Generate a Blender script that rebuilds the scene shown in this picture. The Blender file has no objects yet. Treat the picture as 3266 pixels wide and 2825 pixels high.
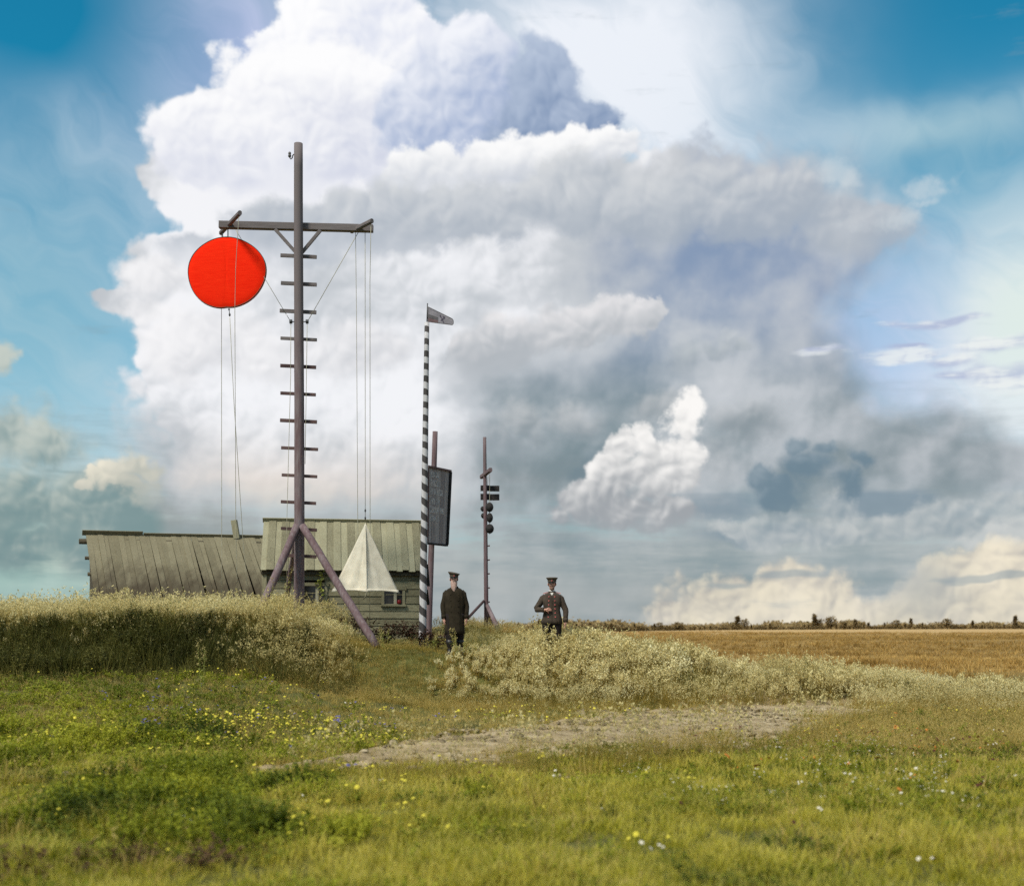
import bpy, bmesh, math, random
import numpy as np
from mathutils import Vector, Matrix, Euler, noise as mnoise
random.seed(7)
rng = np.random.default_rng(7)
scene = bpy.context.scene
R = math.radians

# ------------------------------------------------------------------ camera
ZC = 1.6            # eye height above the meadow
FP = 3919.0         # focal length in photograph pixels (3266 wide)
HX, HY = 1633.0, 1998.0   # principal point column and horizon row
def at(px, py, d):
    """metres of the point seen at photo pixel (px, py) at depth d"""
    return Vector(((px - HX) / FP * d, d, ZC - (py - HY) / FP * d))
cam = bpy.data.cameras.new('camera')
cam_o = bpy.data.objects.new('camera', cam)
scene.collection.objects.link(cam_o)
cam_o.location = (0, 0, ZC)
cam_o.rotation_euler = (R(90), 0, 0)
cam.sensor_width = 36.0
cam.lens = 36.0 * FP / 3266.0
cam.shift_y = (HY - 1412.5) / 3266.0
cam.clip_start = 0.1
cam.clip_end = 20000
cam.dof.use_dof = True
cam.dof.focus_distance = 29.0
cam.dof.aperture_fstop = 1.2
scene.camera = cam_o

# ------------------------------------------------------------------ exposure, sampling
vs = scene.view_settings
vs.view_transform = 'Standard'; vs.look = 'None'; vs.exposure = 0.4; vs.gamma = 1.0
vs.use_curve_mapping = False
scene.render.engine = 'CYCLES'
cy = scene.cycles
cy.max_bounces = 6; cy.diffuse_bounces = 3; cy.glossy_bounces = 2
cy.transmission_bounces = 3; cy.transparent_max_bounces = 6
cy.use_adaptive_sampling = True; cy.adaptive_threshold = 0.02
cy.use_denoising = False
# ------------------------------------------------------------------ world: Nishita sky and procedural clouds
SUN_EL, SUN_AZ = R(52), R(221)      # azimuth measured clockwise from +Y (the way the camera looks)
world = bpy.data.worlds.new('World')
scene.world = world
world.use_nodes = True
WN = world.node_tree
WN.nodes.clear()

def lin(c):
    return tuple((v/255/12.92) if v/255 <= 0.04045 else ((v/255+0.055)/1.055)**2.4 for v in c[:3])

class S:
    """a node socket with arithmetic, so that cloud formulas can be written out"""
    def __init__(s, sock): s.k = sock
    def __add__(a, b): return mth('ADD', a, b)
    __radd__ = __add__
    def __mul__(a, b): return mth('MULTIPLY', a, b)
    __rmul__ = __mul__
    def __sub__(a, b): return mth('SUBTRACT', a, b)
    def __rsub__(a, b): return mth('SUBTRACT', b, a)
    def __truediv__(a, b): return mth('DIVIDE', a, b)
    def __neg__(a): return mth('MULTIPLY', a, -1.0)
def put(inp, v):
    if isinstance(v, S): WN.links.new(v.k, inp)
    else: inp.default_value = v
def mth(op, a, b=None, c=None, clamp=False):
    n = WN.nodes.new('ShaderNodeMath'); n.operation = op; n.use_clamp = clamp
    put(n.inputs[0], a)
    if b is not None: put(n.inputs[1], b)
    if c is not None: put(n.inputs[2], c)
    return S(n.outputs[0])
def vmt(op, a, b=None, c=None, out=0):
    n = WN.nodes.new('ShaderNodeVectorMath'); n.operation = op
    put(n.inputs[0], a)
    if b is not None: put(n.inputs[1], b)
    if c is not None: put(n.inputs[2], c)
    return S(n.outputs[out])
def vscale(v, f):
    n = WN.nodes.new('ShaderNodeVectorMath'); n.operation = 'SCALE'
    put(n.inputs[0], v); put(n.inputs['Scale'], f)
    return S(n.outputs[0])
def comb(x, y, z=0.0):
    n = WN.nodes.new('ShaderNodeCombineXYZ')
    put(n.inputs[0], x); put(n.inputs[1], y); put(n.inputs[2], z)
    return S(n.outputs[0])
def sep(v):
    n = WN.nodes.new('ShaderNodeSeparateXYZ'); put(n.inputs[0], v)
    return S(n.outputs[0]), S(n.outputs[1]), S(n.outputs[2])
def mixc(f, a, b):
    n = WN.nodes.new('ShaderNodeMix'); n.data_type = 'RGBA'; n.clamp_factor = True
    put(n.inputs[0], f)
    for i, v in ((6, a), (7, b)):
        if isinstance(v, S): WN.links.new(v.k, n.inputs[i])
        else: n.inputs[i].default_value = (*lin(v), 1)
    return S(n.outputs[2])
def step(v, lo, hi, a=0.0, b=1.0):
    n = WN.nodes.new('ShaderNodeMapRange'); n.interpolation_type = 'SMOOTHSTEP'
    put(n.inputs[0], v); put(n.inputs[1], lo); put(n.inputs[2], hi); put(n.inputs[3], a); put(n.inputs[4], b)
    return S(n.outputs[0])
def noisew(v, scale, detail, rough=0.5, lac=2.0, color=False, dist=0.0, dim='3D'):
    n = WN.nodes.new('ShaderNodeTexNoise'); n.noise_dimensions = dim
    put(n.inputs['Vector'], v); n.inputs['Scale'].default_value = scale
    n.inputs['Detail'].default_value = detail; n.inputs['Roughness'].default_value = rough
    n.inputs['Lacunarity'].default_value = lac; n.inputs['Distortion'].default_value = dist
    return S(n.outputs[1 if color else 0])
def voro(v, scale, detail, rough=0.5, lac=2.0):
    n = WN.nodes.new('ShaderNodeTexVoronoi'); n.voronoi_dimensions = '3D'; n.feature = 'F1'
    n.normalize = True
    put(n.inputs['Vector'], v); n.inputs['Scale'].default_value = scale
    n.inputs['Detail'].default_value = detail; n.inputs['Roughness'].default_value = rough
    n.inputs['Lacunarity'].default_value = lac
    return S(n.outputs['Distance'])
def curve(v, pts):
    n = WN.nodes.new('ShaderNodeFloatCurve')
    put(n.inputs[1], v)
    cm = n.mapping; cu = cm.curves[0]; cm.use_clip = False
    while len(cu.points) < len(pts): cu.points.new(0.5, 0.5)
    for p, (x, y) in zip(cu.points, pts):
        p.location = (x, y); p.handle_type = 'AUTO'
    cm.extend = 'HORIZONTAL'
    cm.update()
    return S(n.outputs[0])

# direction -> azimuth / elevation, in units where 1.0 spans about 23 degrees
tc = WN.nodes.new('ShaderNodeTexCoord')
DIR = S(tc.outputs['Generated'])
dx, dy, dz = sep(DIR)
KA = 2.486
az = mth('ARCTAN2', dx, dy) * KA
el = mth('ARCTAN2', dz, mth('SQRT', dx*dx + dy*dy)) * KA
P2 = comb(az, el)
D3 = vscale(DIR, KA)
def ae(X, Y):
    a = math.atan((X - 1036) / 2486.0)
    return a * KA, math.atan((1267.6 - Y) / 2486.0 * math.cos(a)) * KA

# --- shared cloud textures
W1 = vmt('SUBTRACT', noisew(D3, 6.0, 2.0, 0.5, color=True), (0.5, 0.5, 0.5))
W2 = vmt('SUBTRACT', noisew(D3, 24.0, 4.0, 0.6, color=True), (0.5, 0.5, 0.5))
Wv = vmt('MULTIPLY', vmt('ADD', vscale(W1, 0.13), vscale(W2, 0.055)), (1, 1, 0))
PW = vmt('ADD', P2, Wv)                      # strongly warped
PS = vmt('MULTIPLY_ADD', W1, (0.07, 0.07, 0), P2)   # softly warped
DW = vmt('MULTIPLY_ADD', W1, (0.05, 0.05, 0.05), D3)
VB = vmt('MULTIPLY_ADD', W1, (0.045, 0.045, 0.045), vmt('MULTIPLY_ADD', W2, (0.010, 0.010, 0.010), D3))
def billow(P):
    """heaped rounded bumps with creases between them"""
    acc = None
    for k, (sc, w) in enumerate(((4.6, 1.0), (10.0, 0.55), (21.0, 0.27), (43.0, 0.13))):
        n = mth('ABSOLUTE', noisew(vmt('ADD', P, (k*3.1, k*1.7, k*2.3)), sc, 0.0) - 0.5)
        acc = n*w if acc is None else mth('MULTIPLY_ADD', n, w, acc)
    return acc*(1/0.30)          # about 0..1, mean near 0.5
LDX, LDZ = -0.0075, 0.0105       # step towards the light
bh = billow(VB)
bh2 = billow(vmt('ADD', VB, (LDX, 0.0, LDZ)))
bil = 0.66 - bh*0.60
emb = (bh - bh2)*0.58             # >0 on the slopes that face the light
fb = noisew(DW, 4.2, 7.0, 0.55)
fb2 = noisew(vmt('ADD', DW, (-0.022, 0.0, 0.036)), 4.2, 3.0, 0.50)
fb1 = noisew(DW, 4.2, 3.0, 0.50)
embf = fb1 - fb2
fbc = fb - 0.5
STK = noisew(vmt('MULTIPLY', P2, (1.0, 6.5, 1.0)), 4.5, 6.0, 0.58, dim='2D')
stk = STK - 0.5
fbh = noisew(D3, 13.0, 5.0, 0.55) - 0.5
# diagonal wisps
DG = noisew(vmt('ADD', comb(az*2.0 + el*1.6, el*5.0 + az*3.2), vscale(W1, 1.6)), 1.5, 6.0, 0.55, dist=0.3, dim='2D') - 0.5

def blob(P, X, Y, rx, ry):
    """elliptic distance squared round photo point (X, Y), radii in thousandths"""
    cx, cy_ = ae(X, Y)
    sx, sy = 1000.0/rx, 1000.0/ry
    q = vmt('MULTIPLY_ADD', P, (sx, sy, 0), (-cx*sx, -cy_*sy, 0))
    return vmt('DOT_PRODUCT', q, q, out=1)
def gs(P, X, Y, rx, ry):
    return mth('EXPONENT', -blob(P, X, Y, rx, ry))
def gsum(P, items):
    acc = None
    for X, Y, rx, ry, w in items:
        g = gs(P, X, Y, rx, ry)
        acc = g*w if acc is None else mth('MULTIPLY_ADD', g, w, acc)
    return acc
def lobes(P, items):
    """union of ellipses: 1 at a centre, 0 at the rim, negative outside"""
    acc = None
    for X, Y, rx, ry in items:
        d = 1.0 - mth('SQRT', blob(P, X, Y, rx, ry))
        acc = d if acc is None else mth('SMOOTH_MAX', acc, d, 0.12)
    return acc
def relY(Y):      # elevation of a photo row (on the axis)
    return ae(1036, Y)[1]

# --- clear sky
sky = WN.nodes.new('ShaderNodeTexSky'); sky.sky_type = 'NISHITA'; sky.sun_disc = False
sky.sun_elevation = SUN_EL; sky.sun_rotation = SUN_AZ
sky.altitude = 100; sky.air_density = 1.0; sky.dust_density = 0.6; sky.ozone_density = 2.0
SKY_STRENGTH = 0.070
bgs = WN.nodes.new('ShaderNodeBackground'); bgs.inputs['Strength'].default_value = SKY_STRENGTH
tint = WN.nodes.new('ShaderNodeMix'); tint.data_type = 'RGBA'; tint.blend_type = 'MULTIPLY'
tint.inputs[0].default_value = 1.0
WN.links.new(sky.outputs[0], tint.inputs[6]); tint.inputs[7].default_value = (0.10, 1.16, 1.22, 1)
WN.links.new(tint.outputs[2], bgs.inputs['Color'])

# --- clouds: C is the cloud colour, K how much of the clear sky it hides
def over(CK, mask, col):
    C, K = CK
    if C is None:
        base = mixc(0.0, col, col)
        return base, mask
    return mixc(mask / mth('MAXIMUM', 1.0 - (1.0-mask)*(1.0-K), 1e-3), C, col), 1.0 - (1.0-mask)*(1.0-K)
CK = (None, None)

# high veil
veil = gsum(PS, [(500, 90, 210, 170, 0.62), (300, 300, 200, 120, 0.20), (120, 60, 200, 120, -0.15), (60, 620, 330, 330, 0.58), (1130, 60, 330, 200, 0.80),
                 (1320, 190, 170, 180, 0.55), (1480, 240, 200, 200, 0.34), (1700, 640, 260, 230, 0.52),
                 (2080, 640, 170, 190, 0.85), (1960, 950, 420, 200, 0.75), (1900, 255, 330, 42, 0.55),
                 (2000, 380, 260, 150, 0.22), (150, 950, 300, 160, 0.5)])
out_veil = step(noisew(D3, 1.1, 3.0, 0.5), 0.42, 0.75) * step(el, 1.25, 1.7) * 0.8
vm = mth('MINIMUM', mth('MAXIMUM', veil + DG*0.55 * step(veil, 0.02, 0.4), 0.0) + out_veil, 0.97)
vcol = mixc(gsum(PS, [(430, 120, 280, 200, 1.0), (1750, 650, 300, 250, 0.8)]), (240, 244, 251), (196, 202, 238))
vcol = mixc(gsum(PS, [(60, 620, 300, 400, 1.0), (1950, 280, 350, 200, 1.0)]), vcol, (168, 200, 212))
vcol = mixc(gs(PS, 2090, 650, 150, 190), vcol, (226, 238, 232))
CK = over(CK, vm, vcol)

# low bank of stratus round the whole horizon
lowb = step(el + stk*0.24 + fbc*0.12, relY(800), relY(1090), 0.0, 1.0)
lowb = step(el + stk*0.26 + fbc*0.14, relY(1100), relY(810), 1.0, 0.0)
lcol = mixc(step(stk*0.8 + fbc*0.9, -0.22, 0.26), (136, 152, 158), (180, 185, 185))
lcol = mixc(gs(PS, 1120, 1215, 320, 70)*0.8, lcol, (172, 175, 174))
lcol = mixc(gs(PS, 60, 1080, 260, 170), lcol, mixc(step(stk + fbc*1.4, -0.2, 0.2), (118, 148, 148), (190, 204, 192)))
lcol = mixc(gs(PS, 1950, 1000, 330, 110) * 0.75, lcol, (206, 212, 212))
CK = over(CK, lowb * 0.98, lcol)
CK = over(CK, step(gs(PS, 60, 1195, 210, 52) + stk*0.5, 0.20, 1.0)*0.75, (176, 208, 198))

# cream cumuli standing on the right horizon
hz = lobes(PW, [(1560, 1235, 190, 95), (1440, 1262, 120, 55), (1700, 1250, 130, 70), (2010, 1210, 190, 100), (1870, 1250, 120, 60),
                (2200, 1220, 190, 110)])
hzm = step(hz - bil*0.62 + fbh*0.12, -0.30, -0.02)
hzc = mixc(step(0.5 + emb*1.7 + fbc*0.6 + hz*0.3, 0.05, 0.95), (190, 184, 176), (255, 242, 214))
hzc = mixc(gs(PS, 1860, 1170, 80, 60) * 0.8, hzc, (186, 188, 184))
CK = over(CK, hzm * 0.95, hzc)
streaks = gsum(PS, [(1480, 1178, 60, 10, 1.2), (1600, 1160, 90, 9, 1.0), (1980, 1168, 110, 9, 1.0), (1370, 1150, 60, 22, 0.6), (2050, 1160, 80, 8, 0.9)])
CK = over(CK, step(streaks*0.8 + stk*1.8 + fbh*0.8, 0.25, 0.95) * 0.55, (138, 158, 168))

# the great cumulus: left edge and crown traced, the rest by tone
def tr(pts):
    return [ae(x, y) for x, y in pts]
edgeL = sorted([(e/1.4, a/2 + 0.5) for a, e in tr([(700, -160), (640, 10), (585, 70), (520, 110), (470, 165), (385, 180), (320, 205), (300, 250), (322, 300),
        (298, 350), (330, 420), (368, 455), (318, 490), (272, 545), (262, 585), (205, 592), (212, 618), (262, 655), (262, 700), (248, 760), (278, 815),
        (290, 880), (270, 960), (230, 1040), (160, 1110), (60, 1180), (0, 1260)])])
xl = (curve(el / 1.4, edgeL) - 0.5) * 2.0
topR = [(a/2 + 0.5, e/1.4) for a, e in tr([(-200, -200), (560, -190), (650, -40), (755, 5), (830, 40), (872, 92), (905, 112), (930, 90), (985, 82), (1030, 140), (1052, 190),
        (1090, 205), (1150, 215), (1195, 262), (1240, 290), (1330, 304), (1430, 330), (1520, 312), (1620, 308), (1700, 322), (1780, 376), (1870, 446), (1990, 560), (2100, 760), (2500, 1100)])]
yt = curve(az / 2.0 + 0.5, topR) * 1.4
rel = vmt('MULTIPLY_ADD', W2, (0.045, 0.045, 0), vscale(W1, 0.03))
rx_, ry_, _ = sep(rel)
puff = (bh - 0.5) * 0.07
dL = az + rx_ - xl + puff
dT = yt - el + ry_ + puff
dM = mth('SMOOTH_MIN', dL, dT, 0.03) - gsum(PW, [(1840, 640, 200, 120, 0.30), (1760, 800, 160, 110, 0.14), (1960, 760, 200, 150, 0.34)])
soft = 0.016 + gsum(P2, [(1900, 540, 300, 260, 0.14), (150, 1050, 260, 170, 0.16), (1780, 800, 280, 300, 0.16)])
mm = step(dM, soft * -0.6, soft)
tone = gsum(PS, [
    (640, 120, 330, 170, 0.62), (480, 300, 220, 130, 0.66), (380, 480, 120, 160, 0.45), (800, 330, 300, 80, 0.62), (1080, 320, 170, 60, 0.5),
    (1290, 300, 130, 40, 0.38), (1500, 350, 330, 80, 0.28), (1740, 420, 150, 70, 0.30),
    (620, 480, 460, 110, 0.44), (950, 450, 280, 120, 0.28), (380, 700, 190, 150, 0.74), (640, 760, 300, 140, 0.60), (840, 800, 170, 180, 0.52),
    (480, 920, 240, 90, 0.36), (700, 980, 260, 60, 0.42), (1020, 560, 200, 100, 0.34), (1080, 680, 150, 70, 0.46), (1260, 640, 110, 50, 0.34),
    (1300, 800, 120, 50, 0.12), (1390, 720, 60, 70, 0.3), (1480, 700, 70, 40, 0.18),
    (1520, 860, 160, 90, 0.30), (1180, 1110, 240, 40, 0.10), (1050, 1220, 200, 50, 0.28), (1560, 770, 120, 60, 0.16),
    (1110, 790, 170, 55, -0.22), (1000, 900, 70, 140, -0.10), (1290, 700, 40, 60, -0.2), (1450, 540, 260, 90, -0.12)])
tone = tone*0.93 + 0.03 + fbh*0.30 + emb * step(tone, 0.1, 0.7, 0.20, 0.65) + embf * 0.9 + fbc * 0.66
grey = mixc(step(az, ae(850, 0)[0], ae(1450, 0)[0]), (172, 175, 181), (134, 153, 182))
grey = mixc(step(el, relY(600), relY(860)), grey, (124, 140, 147))
grey = mixc(gs(PS, 560, 1060, 420, 120), grey, (172, 166, 158))
mcol = mixc(step(tone, -0.16, 0.42), grey, (198, 202, 207))
mcol = mixc(step(tone, 0.34, 0.92), mcol, (246, 246, 249))
mcol = mixc(gs(PS, 560, 1010, 380, 90) * step(tone, 0.1, 0.7) * 0.7, mcol, (226, 212, 198))
lowfade = step(el, relY(1150), relY(960))
CK = over(CK, mm * (lowfade*0.97 + step(el, 0.0, relY(1000), 0.25, 0.0)), mcol)

# towers and shelves of the great cumulus, each in front of the one before: crisp crown, base melting away
def tower(CK, items, y0, y1, light, dark, edge=0.06, pk=0.55, opac=1.0, g=1.0, a0=0.55, kv=0.7, kx=-0.25, mid=None):
    """items: lobes; y0..y1: rows between which the base melts; light/dark: sunlit and shaded cloud colour"""
    L = lobes(PW, items) - bil*pk + fbh*0.10
    m = step(L, -0.26, -0.26 + edge*2.2) * step(el + fbh*0.07 + (bh - 0.5)*0.03, relY(y1), relY(y0)) * opac
    xs = [i[0] for i in items]; tops = [i[1]-i[3] for i in items]
    xc, w = (min(xs)+max(xs))/2, max(80.0, (max(xs)-min(xs))/2+60)
    yc, h = (min(tops)+y0)/2, max(40.0, (y0-min(tops))/2)
    ax, ay = ae(xc, yc)
    sh = a0 + (el - ay)*(kv*0.5*1000/h) + (az - ax)*(kx*0.5*1000/w) + emb*g + embf*0.9 + fbc*0.34 + fbh*0.28
    c = mixc(step(sh, 0.0, 1.0), dark, light)
    if mid is not None: c = mixc(step(sh, 0.15, 0.65), mixc(step(sh, -0.2, 0.3), dark, mid), light)
    return over(CK, m, c)
CK = tower(CK, [(640, 70, 110, 90), (760, 60, 110, 90), (850, 120, 80, 70), (560, 130, 90, 60), (700, 20, 80, 60)], 190, 330, (254, 254, 255), (204, 212, 234), edge=0.10, a0=0.66)
CK = tower(CK, [(410, 265, 120, 90), (520, 200, 110, 85), (650, 190, 120, 100), (560, 300, 150, 90), (760, 240, 120, 100)], 330, 440, (253, 253, 254), (206, 211, 228), edge=0.14, a0=0.68)
CK = tower(CK, [(950, 175, 95, 100), (990, 250, 80, 80), (860, 240, 90, 90), (900, 300, 120, 70)], 290, 390, (244, 246, 252), (150, 170, 206), edge=0.12, a0=0.50, kv=0.5)
tur = [(1110, 215, 95, 100), (1170, 285, 80, 60), (1060, 280, 90, 80)]
CK = tower(CK, tur, 330, 350, (180, 194, 216), (116, 140, 176), edge=0.14, a0=0.50, kv=0.8, g=1.2)
CK = tower(CK, [(1090, 335, 90, 46), (1180, 322, 80, 36), (1010, 338, 90, 50), (930, 355, 110, 44), (850, 360, 70, 50), (1250, 316, 60, 26)], 350, 420, (252, 252, 252), (200, 206, 216), edge=0.16, a0=0.62)
CK = tower(CK, [(560, 480, 110, 80), (690, 450, 110, 80), (800, 440, 110, 75), (900, 440, 110, 60), (1010, 420, 140, 66), (1180, 410, 170, 76), (1400, 425, 180, 78), (1590, 430, 150, 76), (1740, 450, 110, 60), (420, 520, 80, 60)],
           440, 600, (214, 217, 220), (168, 178, 190), edge=0.20, opac=0.9, a0=0.56, kv=0.5, kx=-0.15)
CK = tower(CK, [(320, 570, 70, 48), (300, 640, 60, 40), (350, 720, 90, 90), (470, 690, 120, 66), (620, 720, 130, 66), (760, 700, 100, 56)], 740, 920, (250, 249, 250), (206, 208, 213), edge=0.30, opac=0.8, a0=0.62, kv=0.35)
CK = tower(CK, [(960, 740, 80, 56), (1050, 705, 80, 62), (1140, 675, 80, 60), (1230, 645, 70, 46), (1300, 622, 36, 24)], 690, 810, (240, 238, 239), (176, 182, 188), edge=0.18, opac=0.95, a0=0.55, kv=0.6)
CK = tower(CK, [(1385, 735, 60, 62), (1440, 700, 60, 30), (1490, 692, 30, 12)], 720, 820, (206, 211, 214), (150, 162, 172), edge=0.36, opac=0.8)
CK = tower(CK, [(1060, 850, 90, 46), (1160, 840, 80, 44), (1010, 900, 90, 60), (1500, 850, 110, 60), (1330, 830, 60, 40)], 870, 1000, (198, 201, 203), (136, 148, 155), edge=0.40, opac=0.75)
# small ragged bits by the tip of the great cloud
bits = lobes(PW, [(1910, 385, 42, 20), (1890, 412, 30, 16), (1840, 440, 60, 22), (1720, 340, 40, 26)])
CK = over(CK, step(bits*0.5 - bil*0.3 + fbh*2.6, -0.25, 0.55) * 0.5, (214, 222, 226))
# level wisps on the right
ws = lobes(PS, [(1845, 722, 62, 13), (1930, 742, 60, 15), (2040, 765, 90, 20), (2030, 708, 75, 16), (1655, 716, 48, 9), (1960, 770, 70, 11), (1840, 700, 50, 7), (1900, 655, 90, 7)])
CK = over(CK, step(ws*0.8 + stk*1.8 + fbh*1.4, -0.30, 0.55) * 0.8, mixc(step(stk*2.0 + emb*1.0, -0.2, 0.3), (176, 186, 214), (236, 240, 240)))

# dark cumulus on the right and the bright one beside it
dk2 = lobes(PS, [(1780, 1020, 110, 26), (1430, 1020, 90, 30), (1560, 1075, 150, 20)])
CK = over(CK, step(dk2 + stk*1.2, -0.3, 0.4)*0.75, (126, 146, 160))
CK = tower(CK, [(1600, 985, 70, 46), (1655, 950, 66, 56), (1640, 902, 40, 32), (1715, 985, 56, 44), (1556, 962, 36, 30), (1742, 948, 34, 30), (1690, 915, 30, 26)], 1000, 1100, (160, 174, 183), (110, 133, 148), edge=0.30, pk=0.95, opac=0.92, a0=0.30, kv=0.6, g=1.3)
pf = lobes(PW, [(1600, 1065, 90, 34), (1690, 1050, 70, 40), (1780, 1080, 60, 26), (1500, 1060, 60, 26), (1890, 1060, 120, 36), (2040, 1050, 80, 40)])
CK = over(CK, step(pf - bil*0.6 + fbc*0.4, -0.45, 0.10) * 0.7, mixc(step(0.5 + emb*1.5 + fbc*0.6, 0.1, 0.9), (150, 164, 172), (208, 210, 208)))
CK = tower(CK, [(1215, 915, 50, 46), (1170, 950, 50, 30), (1440, 900, 40, 50)], 960, 1010, (150, 164, 171), (116, 135, 145), edge=0.35, a0=0.4, opac=0.8)
CK = tower(CK, [(1250, 1010, 170, 60), (1400, 990, 90, 70), (1160, 1030, 90, 50), (1440, 930, 60, 70)], 1050, 1130, (206, 208, 210), (150, 160, 167), edge=0.55, a0=0.5, opac=0.7)
CK = tower(CK, [(1388, 858, 46, 54), (1262, 898, 52, 50), (1310, 893, 46, 44), (1222, 940, 44, 40), (1340, 950, 70, 70), (1272, 960, 84, 60), (1180, 1000, 64, 42), (1390, 930, 36, 66), (1235, 1030, 90, 44), (1350, 1030, 80, 46), (1145, 1035, 36, 28)],
           1030, 1110, (251, 249, 246), (160, 165, 170), edge=0.16, pk=0.72, a0=0.62, kv=1.0, kx=-0.2, g=1.5)
# clouds low on the left
CK = tower(CK, [(60, 880, 130, 76), (160, 1030, 170, 90), (30, 1010, 150, 100), (20, 745, 30, 34), (110, 1110, 200, 60), (250, 1060, 120, 70)], 1110, 1190, (200, 206, 196), (122, 148, 150), edge=0.30, opac=0.92, a0=0.40, g=1.6)
CK = tower(CK, [(282, 925, 44, 44), (236, 938, 38, 30), (196, 952, 26, 18), (300, 975, 50, 44), (250, 968, 34, 24), (178, 978, 20, 12)], 965, 1060, (244, 236, 216), (186, 188, 178), edge=0.26, pk=0.85, opac=0.92, a0=0.56, kv=0.6, g=1.4)
# broken cloud elsewhere in the sky, like the part in view
oc = noisew(D3, 1.5, 7.0, 0.56) + step(el, 0.2, 1.0, 0.10, 0.0)
inview = step(mth('ABSOLUTE', az), 1.12, 1.5) + step(el, 1.36, 1.75)
ocm = step(oc, 0.44, 0.58) * mth('MINIMUM', inview, 1.0) * step(el, -0.02, 0.10)
occ = mixc(step(fbc + embf*1.5 + emb*0.8, -0.35, 0.35), (168, 178, 192), (240, 241, 244))
CK = over(CK, ocm * 0.95, occ)
CLOUD, COVER = CK
bgc = WN.nodes.new('ShaderNodeBackground'); bgc.inputs['Strength'].default_value = 0.758
WN.links.new(CLOUD.k, bgc.inputs['Color'])
mxs = WN.nodes.new('ShaderNodeMixShader')
put(mxs.inputs[0], COVER)
WN.links.new(bgs.outputs[0], mxs.inputs[1]); WN.links.new(bgc.outputs[0], mxs.inputs[2])
wo = WN.nodes.new('ShaderNodeOutputWorld')
WN.links.new(mxs.outputs[0], wo.inputs['Surface'])
world.cycles.sampling_method = 'MANUAL'; world.cycles.sample_map_resolution = 512

# ------------------------------------------------------------------ sun
sun = bpy.data.lights.new('sun', 'SUN')
sun.energy = 3.6; sun.angle = R(13); sun.color = (1.0, 0.92, 0.78)
sun_o = bpy.data.objects.new('sun', sun)
scene.collection.objects.link(sun_o)
sd = Vector((math.sin(SUN_AZ)*math.cos(SUN_EL), math.cos(SUN_AZ)*math.cos(SUN_EL), math.sin(SUN_EL)))
sun_o.rotation_euler = sd.to_track_quat('Z', 'Y').to_euler()
sun_o.location = sd * 60
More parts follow.
